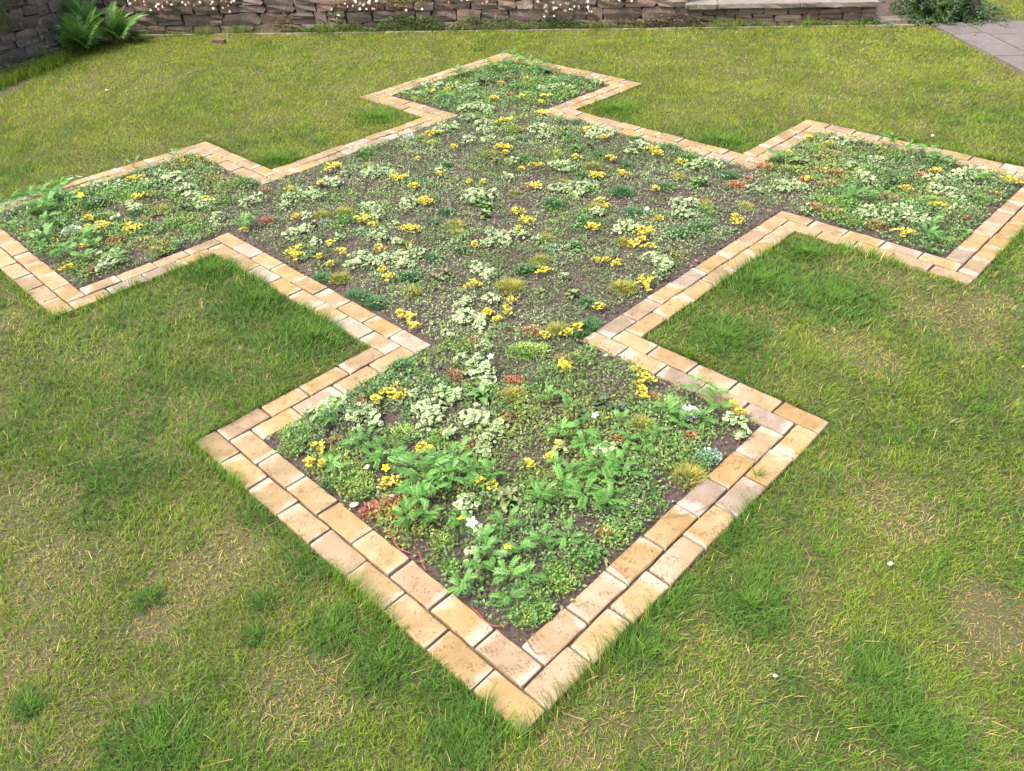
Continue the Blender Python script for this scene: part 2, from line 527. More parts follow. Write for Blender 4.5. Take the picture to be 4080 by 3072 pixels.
def core(root, A, B, H, back0, back1, z0=-0.05):
    A = Vector(A); B = Vector(B); d = (B-A).normalized(); nrm = Vector((d.y, -d.x))
    pts = [A-nrm*back0, B-nrm*back0, B-nrm*back1, A-nrm*back1]
    V = [(p.x-root.location.x, p.y-root.location.y, zz-root.location.z) for zz in (z0, H) for p in pts]
    me = bpy.data.meshes.new('core'); me.from_pydata(V, [], [(0, 1, 5, 4), (1, 2, 6, 5), (2, 3, 7, 6), (3, 0, 4, 7), (4, 5, 6, 7), (3, 2, 1, 0)])
    me.materials.append(MAT['core']); me.update()
    return link('core', me, root)
def tint_wall():
    k = random.uniform(.75, 1.25)
    return random.choice([(1.0*k, .95*k, .9*k), (1.05*k, .95*k, .86*k), (.95*k, .95*k, .93*k), (1.12*k, .93*k, .80*k), (1.0*k, .97*k, .90*k)])
def wline(x):                       # foot of the back wall, measured in the photograph
    return 9.98-0.115*(x+3.4)
back = empty('stone_wall', (-1.2, wline(-1.2), 0))
tag(back, 'long dry stone wall of dark brown stones behind the lawn', 'wall')
xa, xb = -4.75, 2.08
build_wall(back, (xa, wline(xa)+.02), (xb, wline(xb)+.02), 0.80, (.075, .135), (.13, .38), .26, tint_wall)
core(back, (xa, wline(xa)+.02), (xb, wline(xb)+.02), 0.78, .05, .45)
low = empty('low_stone_wall', (3.1, wline(3.1), 0))
tag(low, 'low wall of pale squared stones under a long overhanging stone coping', 'wall')
def tint_low():
    k = random.uniform(1.05, 1.4)
    return random.choice([(1.1*k, 1.0*k, .87*k), (1.2*k, 1.0*k, .76*k), (1.0*k, .96*k, .90*k), (1.05*k, .98*k, .86*k)])
xc, xd = 2.13, 4.06
build_wall(low, (xc, wline(xc)), (xd, wline(xd)), 0.172, (.052, .075), (.13, .30), .24, tint_low)
core(low, (xc, wline(xc)), (xd, wline(xd)), 0.165, .05, .62)
def slab_mesh(w, d, h, seed, mat, cutx=6, amp=0.012, bev=0.012):
    rs = random.Random(seed); bm = bmesh.new(); bmesh.ops.create_cube(bm, size=1.0)
    for v in bm.verts: v.co.x *= w; v.co.y *= d; v.co.z *= h
    bmesh.ops.subdivide_edges(bm, edges=[e for e in bm.edges if abs(e.verts[0].co.x-e.verts[1].co.x) > w*.5], cuts=cutx, use_grid_fill=True)
    for v in bm.verts:
        v.co.y += rs.uniform(-amp, amp); v.co.x += rs.uniform(-amp, amp)*.6
    bmesh.ops.bevel(bm, geom=[e for e in bm.edges if e.calc_face_angle(0) > .6], offset=bev, segments=2, profile=.6, affect='EDGES', clamp_overlap=True)
    for v in bm.verts: v.co += Vector((rs.uniform(-1, 1), rs.uniform(-1, 1), rs.uniform(-1, 1)))*amp*.18
    me = bpy.data.meshes.new('slab'); bm.to_mesh(me); bm.free(); me.materials.append(mat)
    return me
ang_w = math.atan2(-0.115, 1)
cx = 2.08
for i, w in enumerate((.34, .86, .80)):
    xm = cx+w/2; cx += w+.004
    o = link('coping_slab', slab_mesh(w, .62, .052, 40+i, MAT['coping'], 8, .009, .01), low)
    o.location = (xm-low.location.x, wline(xm)+.255-low.location.y, .172+.028)
    o.rotation_euler = (0, 0, ang_w)
    k = random.uniform(.9, 1.1); o.color = (k, k, k, 1)
# left hand wall, bending towards the camera
leftw = empty('stone_wall', (-4.8, 8.9, 0))
tag(leftw, 'dark mossy stone wall at the left corner beside the tall ferns', 'wall')
for A, B in (((-5.75, 7.3), (-4.98, 8.5)), ((-4.98, 8.5), (-4.74, 9.1)), ((-4.74, 9.1), (-4.66, 10.0))):
    build_wall(leftw, A, B, 1.0, (.07, .14), (.13, .36), .26, tint_wall)
    core(leftw, A, B, 0.98, .06, .5)
# stone ledge and soil bank beside the low wall
led = link('stone_ledge', slab_mesh(.46, .24, .05, 77, MAT['coping'], 5, .012, .01))
led.location = (4.30, wline(4.3)+.10, -.001); led.rotation_euler = (0, 0, ang_w)
led.color = (.9, .85, .78, 1)
tag(led, 'flat weathered stone ledge at lawn level between low wall and bush', 'ledge')
bx, by = np.meshgrid(np.linspace(4.08, 5.35, 24), np.linspace(9.10, 10.3, 20))
bz = -.02+.20*sst(by-wline(bx), .05, .9)+.03*fbm(bx*6, by*6, 5)
ii = np.arange(bx.size).reshape(bx.shape)
q = np.stack([ii[:-1, :-1], ii[:-1, 1:], ii[1:, 1:], ii[1:, :-1]], -1).reshape(-1, 4)
o = link('soil_bank', mesh_np('soil_bank', np.stack([bx.ravel(), by.ravel(), bz.ravel()], -1), q, MAT['soil'], smooth=True)); o['kind'] = 'structure'
# flagstone path: joints read off the photograph
path = sheet('path', [(4.60, -3), (7.0, -3), (7.0, 8.72), (5.46, 9.12), (4.50, 8.99)], -0.017, MAT['sand'])
path['label'] = 'grey flagstone path along the right of the lawn'
colx = [(4.605, 4.94), (4.95, 5.62), (5.63, 6.4)]
rows = {0: [8.98, 8.50, 7.66, 7.05, 6.3, 5.5, 4.6, 3.8], 1: [8.93, 8.42, 7.5, 6.8, 6.0, 5.2, 4.3, 3.6], 2: [8.75, 8.3, 7.6, 6.7, 6.1, 5.2, 4.4, 3.7]}
sd_ = 100
for ci, (x0, x1) in enumerate(colx):
    for y1, y0 in zip(rows[ci][:-1], rows[ci][1:]):
        w, d = x1-x0, y1-y0
        o = link('flagstone', slab_mesh(w-.012, d-.014, .04, sd_, MAT['slab'], 4, .008, .006), path); sd_ += 1
        o.location = ((x0+x1)/2, (y0+y1)/2, -.010+random.uniform(-.004, .004))
        k = random.uniform(.85, 1.12); o.color = (k*1.02, k, k*1.0, 1)
# mowing strip along the foot of the walls
ms = empty('mowing_strip', (0, wline(0)-.06, -.02))
tag(ms, 'thin pale stone mowing strip between lawn and foot of the long wall', 'edging strip')
cx = -4.25
while cx < 4.2:
    w = random.uniform(.45, .9)
    o = link('strip_slab', slab_mesh(w, .035, .03, sd_, MAT['coping'], 3, .003, .004), ms); sd_ += 1
    xm = cx+w/2; o.location = (xm, wline(xm)-.075-ms.location.y, .003); o.rotation_euler = (0, 0, ang_w); o.color = (1.1, 1.1, 1.05, 1)
    cx += w+.006
# ------------------------------------------------------------------ grass
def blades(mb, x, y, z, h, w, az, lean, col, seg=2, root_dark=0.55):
    """thin tapered blades; lean = horizontal run of the tip, az = lean direction"""
    n = len(x)
    if n == 0: return
    dx, dy = np.cos(az), np.sin(az)
    fa = az+math.pi/2+rng.uniform(-.9, .9, n)
    sx_, sy_ = np.cos(fa)*w/2, np.sin(fa)*w/2
    P = []
    ks = np.linspace(0, 1, seg+1)
    C = []
    for k in ks[:-1]:
        ww = 1-0.45*k
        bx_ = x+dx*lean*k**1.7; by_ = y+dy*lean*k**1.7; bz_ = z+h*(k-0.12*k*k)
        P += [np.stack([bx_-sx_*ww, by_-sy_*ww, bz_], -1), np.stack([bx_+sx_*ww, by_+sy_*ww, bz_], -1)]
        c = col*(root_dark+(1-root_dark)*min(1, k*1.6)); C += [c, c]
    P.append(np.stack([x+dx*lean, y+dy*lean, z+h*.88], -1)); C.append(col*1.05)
    k = len(P)
    V = np.stack(P, 1).reshape(-1, 3); CC = np.stack(C, 1).reshape(-1, 3)
    base = np.arange(n)[:, None]*k
    quads = []
    for s in range(seg-1):
        quads.append(base+np.array([[2*s, 2*s+1, 2*s+3, 2*s+2]]))
    tri = base+np.array([[2*seg-2, 2*seg-1, 2*seg]])
    mb.add(V, tri, np.concatenate(quads) if quads else None, CC)

# worn, dry and lush patches of the lawn as seen in the photograph (2212 px wide view)
DRY = tiles({0: [(325, 1340, 55), (2170, 1330, 110), (2120, 1400, 70), (130, 1220, 130), (60, 1090, 120), (400, 1250, 110), (1900, 780, 60), (1820, 730, 60),
                 (650, 1490, 130), (60, 1400, 90), (330, 1560, 90), (420, 650, 60), (2050, 690, 120), (2150, 640, 80), (1950, 1100, 100), (1760, 1400, 80), (1250, 1560, 120), (1500, 1600, 120), (1700, 1560, 90), (500, 1180, 90), (620, 880, 50), (330, 900, 120)]})
LUSH = tiles({0: [(565, 1298, 32), (60, 1520, 40), (720, 1360, 70), (830, 1430, 90), (1000, 1480, 100), (700, 1180, 90), (600, 1090, 80), (350, 1540, 40), (680, 720, 110), (560, 640, 120), (460, 580, 70),
                  (1640, 600, 120), (1800, 640, 120), (1560, 720, 90), (1740, 540, 60), (1420, 1270, 90), (1560, 1130, 90), (1380, 1400, 70), (1620, 1300, 100), (820, 250, 60), (600, 340, 50), (1330, 230, 70),
                  (1560, 300, 60), (550, 1370, 30), (320, 1290, 40), (330, 1610, 120), (1000, 1590, 90), (1950, 1560, 90), (1900, 1450, 90), (2030, 1600, 90)]})
def lawn_maps(x, y):
    dry = 0.30*sst(fbm(x*1.5, y*1.5, 11), .42, .72)+0.28*sst(fbm(x*5, y*5, 12), .45, .75)
    lush = 0.55*sst(fbm(x*1.1+5, y*1.1, 21), .42, .72)+0.5*sst(fbm(x*5, y*5, 22), .48, .70)
    wob = 0.35*fbm(x*7, y*7, 31)+0.12
    for i, (cx, cy, r) in enumerate(DRY):
        k = 1.15 if i < 2 else .62
        dry = np.maximum(dry, k*sst(1.25-np.hypot(x-cx, y-cy)/(r*1.25)-wob*.7, 0, .55))
    for cx, cy, r in LUSH:
        lush = np.maximum(lush, 1.0*sst(1.3-np.hypot(x-cx, y-cy)/(r*1.2)-wob*.6, 0, .6))
    sd = bed_sdf(x, y, .5)
    lush = np.maximum(lush, .6*sst(.20-sd+.3*(fbm(x*3, y*3, 41)-.5), 0, .3))
    lush = np.clip(lush, 0, 1)*(1-.35*sst(y, 4.5, 7.5))
    return np.clip(dry*(1-.65*lush*(dry < .9))*(1-.35*sst(y, 4.5, 7)), 0, 1.1), lush

G_MID = np.array([.128, .225, .024]); G_YEL = np.array([.245, .310, .020]); G_DRK = np.array([.068, .170, .030]); G_STRAW = np.array([.40, .31, .125]); G_BROWN = np.array([.30, .20, .115])
def grass_col(x, y, dry, lush):
    n = len(x)
    r1 = rng.random(n); r2 = rng.random(n)
    far = sst(y, 3.5, 7.5)
    yel = np.clip(.40+.55*far+.5*(fbm(x*1.3, y*1.3, 51)-.5)+(r1-.5)*.7-.75*lush, 0, 1)[:, None]
    c = G_MID*(1-yel)+G_YEL*yel
    dk = np.clip(lush*.85+(r2-.5)*.6-.15-.3*far, 0, 1)[:, None]
    c = c*(1-dk)+G_DRK*dk
    st = (rng.random(n) < (0.035+.62*dry)*(1-.7*lush))[:, None]
    s = G_STRAW*(.75+.5*rng.random((n, 1)))
    bz_ = (dry > .85)[:, None]
    s = np.where(bz_, s*np.array([.98, .85, .85]), s)
    c = np.where(st, s, c)
    c = c*(.72+.5*rng.random((n, 1)))
    return np.where((rng.random(n) < .07)[:, None], c*1.4+.02, c)

def lawn_mask(x, y):
    sd = bed_sdf(x, y, .5)
    ok = sd > .004
    left_edge = np.where(y < 9.1, -4.66, -4.66+(y-9.1)*.35)
    ok &= x > left_edge
    main = (x < 4.60+.012*np.sin(y*9)) & (y < wline(x)-.085)
    beyond = ((x > 5.55) & (y > 9.0+(x-5.5)*-.2)) & (y < 13)
    ok &= main | beyond
    ok &= np.abs(x) < .72*y+1.9
    return ok, sd

mb = MB()
def scatter(y0, y1, dens, hmu, w, seg):
    xm = min(.72*y1+1.9, 7.2)
    n = int(dens*(y1-y0)*2*xm)
    x = rng.uniform(-xm, xm, n); y = rng.uniform(y0, y1, n)
    ok, sd = lawn_mask(x, y)
    x, y, sd = x[ok], y[ok], sd[ok]
    dry, lush = lawn_maps(x, y)
    k = rng.random(len(x)) < 1-.45*np.clip(dry, 0, 1)
    x, y, sd, dry, lush = x[k], y[k], sd[k], dry[k], lush[k]
    n = len(x)
    h = hmu*rng.uniform(.55, 1.25, n)*(1-.55*dry)*(1+.55*lush)
    # blades comb in common directions from tuft to tuft
    az = 6.28*fbm(x*3.5, y*3.5, 61, 2)*1.6+rng.normal(0, 1.7, n)
    lean = h*rng.uniform(.3, 1.5, n)*(1+.5*dry)
    blades(mb, x, y, np.full(n, -.02), h, w*rng.uniform(.7, 1.3, n), az, lean, grass_col(x, y, dry, lush), seg, .62)
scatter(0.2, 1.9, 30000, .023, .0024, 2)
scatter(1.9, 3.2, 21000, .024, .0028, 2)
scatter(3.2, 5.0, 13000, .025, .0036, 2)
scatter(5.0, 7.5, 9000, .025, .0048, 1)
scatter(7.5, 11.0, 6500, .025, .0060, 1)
# longer fringe along the bricks, leaning over them
def fringe(n, smax, hmu, ymin, ymax, w, seg=2):
    x = rng.uniform(-4.7, 4.7, n); y = rng.uniform(ymin, ymax, n)
    ok, sd = lawn_mask(x, y); ok &= sd < smax
    x, y, sd = x[ok], y[ok], sd[ok]
    tuft = sst(fbm(x*4, y*4, 71), .36, .62)
    k = rng.random(len(x)) < .25+.75*tuft
    x, y, sd, tuft = x[k], y[k], sd[k], tuft[k]
    e = .002
    gx_ = (bed_sdf(x+e, y, .5)-bed_sdf(x-e, y, .5)); gy_ = (bed_sdf(x, y+e, .5)-bed_sdf(x, y-e, .5))
    az = np.arctan2(-gy_, -gx_)+rng.normal(0, .55, len(x))
    h = hmu*rng.uniform(.6, 1.3, len(x))*(.55+.75*tuft)
    lean = h*rng.uniform(.3, 1.15, len(x))
    dry, lush = lawn_maps(x, y)
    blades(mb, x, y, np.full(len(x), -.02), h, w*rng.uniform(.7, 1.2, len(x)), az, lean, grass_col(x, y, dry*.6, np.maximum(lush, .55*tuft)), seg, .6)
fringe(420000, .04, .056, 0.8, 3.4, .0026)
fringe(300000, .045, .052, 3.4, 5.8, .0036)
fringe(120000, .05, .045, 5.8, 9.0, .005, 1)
# coarse dark tussocks
for i, (cx, cy, r) in enumerate(LUSH):
    n = int(min(9000*r*r*3.14, 1300))
    a = rng.uniform(0, 6.283, n); rr = np.abs(rng.normal(0, .6*r, n))
    x = cx+rr*np.cos(a); y = cy+rr*np.sin(a)
    ok, sd = lawn_mask(x, y); x, y, a, rr = x[ok], y[ok], a[ok], rr[ok]
    h = .036*rng.uniform(.5, 1.25, len(x))
    c = (G_DRK*.55+G_MID*.45)*(.75+.6*rng.random((len(x), 1)))
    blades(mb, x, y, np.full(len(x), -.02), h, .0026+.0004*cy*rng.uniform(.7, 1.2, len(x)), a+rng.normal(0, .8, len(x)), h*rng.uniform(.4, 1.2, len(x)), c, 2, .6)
# long dead stalks lying on the dry turf
n = 380
x = rng.uniform(-3, 3, n); y = rng.uniform(.9, 4.5, n)
ok, sd = lawn_mask(x, y); x, y = x[ok], y[ok]; n = len(x)
blades(mb, x, y, np.full(n, .004), rng.uniform(.004, .016, n), np.full(n, .0022), rng.uniform(0, 6.28, n), rng.uniform(.04, .10, n), G_STRAW*rng.uniform(.8, 1.35, (n, 1)), 2, .95)
# tufts along the foot of the walls and in the path joints
def wall_tufts(xs, ys, cnt, hmu, spread):
    for cx, cy in zip(xs, ys):
        n = rng.integers(cnt//2, cnt)
        x = cx+rng.normal(0, spread, n); y = cy+rng.normal(0, spread*.45, n)
        h = hmu*rng.uniform(.5, 1.4, n)
        c = (G_MID*.7+G_YEL*.3)*rng.uniform(.7, 1.3, (n, 1))
        blades(mb, x, y, np.full(n, -.02), h, np.full(n, .0045), rng.uniform(0, 6.28, n), h*rng.uniform(.2, .9, n), c, 2, .6)
xs = rng.uniform(-4.2, 4.0, 190); wall_tufts(xs, wline(xs)-.06+rng.normal(0, .02, 190), 26, .06, .04)
xs = np.array([-3.35, -3.05, -2.95, -1.9, -2.0, 2.4, 2.55, 3.3, -3.42, 1.1]); wall_tufts(xs, wline(xs)-.08, 70, .12, .05)
wall_tufts(np.array([4.95, 4.945, 4.62, 5.6]), np.array([8.2, 7.7, 7.66, 8.0]), 30, .05, .03)
wall_tufts(np.array([ground(3020, 1895)[0]]), np.array([ground(3020, 1895)[1]]), 14, .09, .006)
ys = rng.uniform(7.2, 9.2, 120); wall_tufts(-4.72+rng.normal(0, .06, 120)-.28*np.clip(8.6-ys, 0, 2), ys, 40, .10, .05)
o = link('grass', mb.mesh('grass', MAT['grass'])); tag(o, 'short mown lawn grass with dry straw patches and longer tufts at edges', 'grass', kind='stuff')

# ------------------------------------------------------------------ leaf tools
def T_ellipse(nseg, asp=.55, fold=.12, tip=.0):
    """leaf outline in x (length 0..1), y, with a midrib row: returns verts, tris, edge weight"""
    t = np.linspace(0, 1, nseg+1)
    wv = np.sin(np.pi*np.clip(t*.96+.02, 0, 1)**(1-tip))*asp/2
    V = []; W = []
    for a, w in zip(t, wv):
        V += [(a, -w, fold*w*1.2+.12*math.sin(a*3)), (a, 0, .12*math.sin(a*3)), (a, w, fold*w*1.2+.12*math.sin(a*3))]
        W += [1, 0, 1]
    F = []
    for i in range(nseg):
        b_ = i*3
        for j in (0, 1):
            F += [(b_+j, b_+j+1, b_+j+4), (b_+j, b_+j+4, b_+j+3)]
    return np.array(V), np.array(F), np.array(W, float)
def T_round(n=8, lobe=.0):
    """round notched leaf with cream rim: centre, inner ring, outer ring"""
    V = [(0, 0, 0)]; W = [0]; F = []
    for k, (r, w, z) in enumerate(((.33, .25, .03), (.5, 1.0, .0))):
        for i in range(n):
            a = 2*math.pi*i/n
            rr = r*(1-.14*math.cos(a)**8*(math.cos(a) < 0))*(1+lobe*math.cos(5*a))
            if i == n//2: rr *= .62
            V.append((rr*math.cos(a), rr*math.sin(a)*.95, z+.09*math.cos(2*a)*r)); W.append(w)
    for i in range(n):
        j = (i+1) % n
        F.append((0, 1+i, 1+j)); F += [(1+i, 1+n+i, 1+n+j), (1+i, 1+n+j, 1+j)]
    return np.array(V), np.array(F), np.array(W, float)
def place(mb, T, pos, size, az, tilt, ca, cb, roll=None):
    """stamp template T at pos with size, azimuth, upward tilt; colour from ca (centre) to cb (rim)"""
    V, F, W = T
    n = len(pos)
    if n == 0: return
    if roll is None: roll = np.zeros(n)
    s = np.asarray(size)[:, None] if np.ndim(size) == 1 else np.full((n, 1), size)
    x = V[None, :, 0]*s; y = V[None, :, 1]*s; z = V[None, :, 2]*s
    cr, sr = np.cos(roll)[:, None], np.sin(roll)[:, None]
    y, z = y*cr-z*sr, y*sr+z*cr
    ct, st = np.cos(tilt)[:, None], np.sin(tilt)[:, None]
    x, z = x*ct-z*st, x*st+z*ct
    c, s_ = np.cos(az)[:, None], np.sin(az)[:, None]
    X = x*c-y*s_+pos[:, 0:1]; Y = x*s_+y*c+pos[:, 1:2]; Z = z+pos[:, 2:3]
    P = np.stack([X, Y, Z], -1).reshape(-1, 3)
    ca = np.broadcast_to(ca, (n, 3)); cb = np.broadcast_to(cb, (n, 3))
    C = (ca[:, None]*(1-W[None, :, None])+cb[:, None]*W[None, :, None]).reshape(-1, 3)
    FF = (np.arange(n)[:, None, None]*len(V)+F[None]).reshape(-1, 3)
    mb.add(P, FF, None, C)
def tubes(mb, P, rad, col):
    """polyline P (k,3) as a three sided tube"""
    P = np.asarray(P, float); k = len(P)
    d = np.gradient(P, axis=0); d /= np.linalg.norm(d, axis=1, keepdims=True)+1e-9
    a = np.cross(d, (0.1, .2, 1.0)); a /= np.linalg.norm(a, axis=1, keepdims=True)+1e-9
    b_ = np.cross(d, a)
    rad = np.broadcast_to(rad, (k,))[:, None]
    V = np.concatenate([P+rad*(a*math.cos(t)+b_*math.sin(t)) for t in (0, 2.094, 4.189)], 0)
    q = []
    for i in range(k-1):
        for s in range(3):
            t = (s+1) % 3
            q.append((s*k+i, t*k+i, t*k+i+1, s*k+i+1))
    mb.add(V, None, q, col)
T_D2 = (np.array([(0, 0, 0), (.5, -.27, .10), (1, 0, .03), (.5, .27, .10)]), np.array([(0, 1, 2), (0, 2, 3)]), np.array([0, 1, .3, 1.]))
T_E4 = T_ellipse(3, .5); T_E6 = T_ellipse(5, .55); T_E3 = T_ellipse(2, .5)
T_R8 = T_round(8); T_R6 = T_round(6)

def frond_mesh(name, seed, pairs, lmax, wleaf, arch, length, colA, colB, serr=4, taper='mid', mat=None):
    """pinnate frond along +x, drooping; leaflets in pairs with toothed edges"""
    rs = np.random.default_rng(seed); mb = MB()
    def spine(t): return np.array([length*(t-.10*arch*t**3), length*.04*math.sin(3*t+seed), length*arch*(t*.75-t*t*.85)])
    ts = np.linspace(0, 1, 7)
    tubes(mb, [spine(t) for t in ts], np.linspace(.012, .004, 7)*length, colA*.9)
    for i in range(pairs+1):
        t = .16+.80*i/pairs
        if taper == 'mid': f = .45+.75*math.sin(min(1, (i+.6)/pairs)*math.pi*.72)
        else: f = (1.02-t)**.75*1.25 if i > 1 else .8
        L = lmax*length*f*rs.uniform(.88, 1.1)
        p0 = spine(t); d = spine(min(1, t+.02))-spine(t-.02); az0 = math.atan2(d[1], d[0])
        sides = (1, -1) if i < pairs else (0,)
        for s in sides:
            az = az0+s*(1.15-.45*t)+rs.uniform(-.08, .08)
            m = serr*2
            k = np.linspace(0, 1, m+1)
            w = np.sin(np.pi*np.clip(k*.9+.08, 0, 1))*wleaf*L/2
            tooth = np.where(np.arange(m+1) % 2 == 1, 1.0, .62); w = w*tooth; w[-1] = 0
            x = k*L; zz = -(k**2)*L*.22+L*.05
            ca, sa = math.cos(az), math.sin(az)
            V = []; C = []
            for j in range(m+1):
                for yy, zo, cc in ((-w[j], w[j]*.35, colB), (0, 0, colA), (w[j], w[j]*.35, colB)):
                    V.append((p0[0]+x[j]*ca-yy*sa, p0[1]+x[j]*sa+yy*ca, p0[2]+zz[j]+zo)); C.append(cc*rs.uniform(.9, 1.1))
            F = []
            for j in range(m):
                b_ = j*3
                for a in (0, 1): F.append((b_+a, b_+a+1, b_+a+4, b_+a+3))
            mb.add(V, None, F, np.array(C))
    return mb.mesh(name, mat or MAT['leaf_obj'])
S_G1 = np.array([.080, .205, .036]); S_G2 = np.array([.115, .270, .050])
SW = [frond_mesh('leaf', 200+i, 9, .23, .32, .55+.12*(i % 3), 1.0, S_G1*(.9+.07*i), S_G2*(.85+.07*i), 3) for i in range(5)]
def broad_leaf(name, seed, c1, c2):
    V, F, W = T_ellipse(6, .58, .18, .25)
    rs = np.random.default_rng(seed)
    V = V.copy(); V[:, 2] += -.18*V[:, 0]**2+rs.uniform(-.02, .02, len(V)); V[:, 2] *= 1
    mb = MB(); mb.add(V, F, None, c1*(W[:, None])+c2*(1-W[:, None]))
    return mb.mesh(name, MAT['leaf_obj'], smooth=True)
BUG = {'green': [broad_leaf('leaf', 300+i, np.array([.085, .19, .040]), np.array([.13, .25, .07])) for i in range(3)],
       'olive': [broad_leaf('leaf', 310+i, np.array([.145, .185, .062]), np.array([.21, .24, .095])) for i in range(3)],
       'bronze': [broad_leaf('leaf', 320+i, np.array([.13, .115, .060]), np.array([.19, .17, .08])) for i in range(3)],
       'dark': [broad_leaf('leaf', 330+i, np.array([.055, .085, .040]), np.array([.09, .125, .06])) for i in range(3)]}
VC1 = np.array([.155, .255, .075]); VC2 = np.array([.52, .57, .35])
def var_leaf(seed):
    V, F, W = T_round(10, .03)
    rs = np.random.default_rng(seed); V = V.copy(); V[:, 2] += rs.uniform(-.04, .04, len(V))
    mb = MB(); mb.add(V, F, None, VC1*(1-W[:, None])+VC2*W[:, None])
    return mb.mesh('leaf', MAT['leaf_obj'], smooth=True)
VLEAF = [var_leaf(400+i) for i in range(5)]

# ------------------------------------------------------------------ ground cover filling the bed
SOILZ = -.004
BARE = tiles({2: [(380, 455, 60), (830, 690, 60), (840, 495, 55), (700, 660, 40), (30, 760, 40), (490, 880, 70), (780, 890, 50), (600, 180, 30), (690, 75, 35)],
              1: [(1110, 265, 55), (1150, 440, 60), (850, 810, 60), (700, 750, 35), (800, 585, 50), (470, 735, 45), (700, 870, 60), (1020, 600, 40)],
              3: [(260, 480, 90), (650, 450, 75), (1090, 600, 55), (720, 870, 60), (250, 690, 50), (480, 120, 40), (80, 470, 50), (210, 260, 50)],
              4: [(500, 545, 60), (720, 690, 45), (390, 340, 40), (260, 410, 55), (1000, 200, 50), (1030, 450, 35)],
              5: [(500, 510, 50), (800, 575, 55), (1060, 430, 35), (60, 80, 60), (270, 110, 60), (1060, 130, 50), (940, 165, 50)],
              7: [(160, 620, 55), (30, 520, 45), (600, 410, 50), (720, 550, 45), (480, 860, 60)],
              8: [(820, 245, 55), (1130, 540, 85), (1080, 640, 35), (290, 340, 40), (1230, 450, 35)],
              9: [(220, 310, 65), (600, 630, 35), (700, 720, 65), (980, 520, 35), (620, 640, 30)],
              6: [(770, 385, 50), (690, 560, 60), (1110, 170, 50), (940, 70, 25), (790, 295, 35)], 10: [(1200, 530, 40), (1500, 490, 40)]})
def bare_map(x, y):
    b_ = .55*sst(fbm(x*5.5, y*5.5, 81), .50, .68)
    wob = .5*fbm(x*11, y*11, 82)
    for cx, cy, r in BARE:
        b_ = np.maximum(b_, sst(1.3-np.hypot(x-cx, y-cy)/(r*1.1)-wob*.7, 0, .5))
    return b_
n = 1000000
x = rng.uniform(-4.6, 4.8, n); y = rng.uniform(1.0, 9.4, n)
sd = bed_sdf(x, y, -.5)
k = sd < -.008; x, y, sd = x[k], y[k], sd[k]
bm_ = bare_map(x, y)
k = rng.random(len(x)) < (1-.93*bm_)*(.25+.75*sst(-sd, .0, .06))*np.where(y < 3.6, .85, .72); x, y, sd, bm_ = x[k], y[k], sd[k], bm_[k]
n = len(x)
hum = fbm(x*9, y*9, 91)
hump = sst(hum, .38, .66)
z = SOILZ+.004+(.012+.040*hump)*rng.random(n)*(1-.6*bm_)
kind = fbm(x*2.2, y*2.2, 95)+.25*(rng.random(n)-.5)
uu, vv = w2uv(x, y)
central = (uu > g_[0]) & (uu < g_[1]) & (vv > g_[2]) & (vv < g_[3])
kind = np.where(central, kind-.06, kind+.04)
c1 = np.where((kind < .50)[:, None], np.array([.120, .185, .062]), np.array([.100, .190, .036]))
c2 = np.where((kind < .50)[:, None], np.array([.30, .36, .18]), np.array([.16, .26, .055]))
br = rng.uniform(.55, 1.3, (n, 1))*(.72+.5*sst(fbm(x*3.3, y*3.3, 97), .35, .65))[:, None]; pale = (rng.random(n) < .35)[:, None]
c2 = np.where(pale, c2, c1*1.2)
mb = MB()
sz = rng.uniform(.008, .015, n)*(1+.06*y)
k6 = y < 3.6
place(mb, T_E3, np.stack([x, y, z], -1)[k6], sz[k6], rng.uniform(0, 6.28, k6.sum()), rng.uniform(-.2, .9, k6.sum()), (c1*br)[k6], (c2*br)[k6], rng.uniform(-.5, .5, k6.sum()))
k6 = ~k6
place(mb, T_D2, np.stack([x, y, z], -1)[k6], sz[k6], rng.uniform(0, 6.28, k6.sum()), rng.uniform(-.2, .9, k6.sum()), (c1*br)[k6], (c2*br)[k6], rng.uniform(-.5, .5, k6.sum()))
# taller, leafier growth in the four corner squares
n = 900000
x = rng.uniform(-4.6, 4.8, n); y = rng.uniform(1.0, 9.4, n)
uu, vv = w2uv(x, y)
cen = (uu > g_[0]+.3) & (uu < g_[1]-.3) & (vv > g_[2]+.3) & (vv < g_[3]-.3) & (fbm(x*4, y*4, 171) > .3)
sd = bed_sdf(x, y, -.5); k = (sd < .008) & ~cen; x, y, sd = x[k], y[k], sd[k]
bm_ = np.clip(bare_map(x, y)*1.1, 0, 1); gr_ = fbm(x*5, y*5, 173)
k = rng.random(len(x)) < (1-bm_)*sst(gr_, .30, .50)*sst(-sd, -.012, .03); x, y, sd, gr_ = x[k], y[k], sd[k], gr_[k]; n = len(x)
z = SOILZ+.006+(.012+.040*sst(fbm(x*8, y*8, 175), .35, .7))*rng.random(n)*sst(-sd, -.02, .08)
kk = fbm(x*3, y*3, 177)+.15*(rng.random(n)-.5)
c1 = np.where((kk < .45)[:, None], np.array([.095, .190, .055]), np.where((kk < .58)[:, None], np.array([.090, .205, .032]), np.array([.165, .205, .040])))
pale = (rng.random(n) < .22)[:, None]
br = rng.uniform(.55, 1.3, (n, 1)); c2 = np.where(pale & (kk < .5)[:, None], np.array([.34, .42, .22]), c1*1.3)
k6 = y < 3.6
for kx, T_ in ((k6, T_E3), (~k6, T_D2)):
    place(mb, T_, np.stack([x, y, z], -1)[kx], (rng.uniform(.009, .019, n)*(1+.04*y))[kx], rng.uniform(0, 6.28, kx.sum()), rng.uniform(-.2, 1.0, kx.sum()), (c1*br)[kx], (c2*br)[kx], rng.uniform(-.5, .5, kx.sum()))
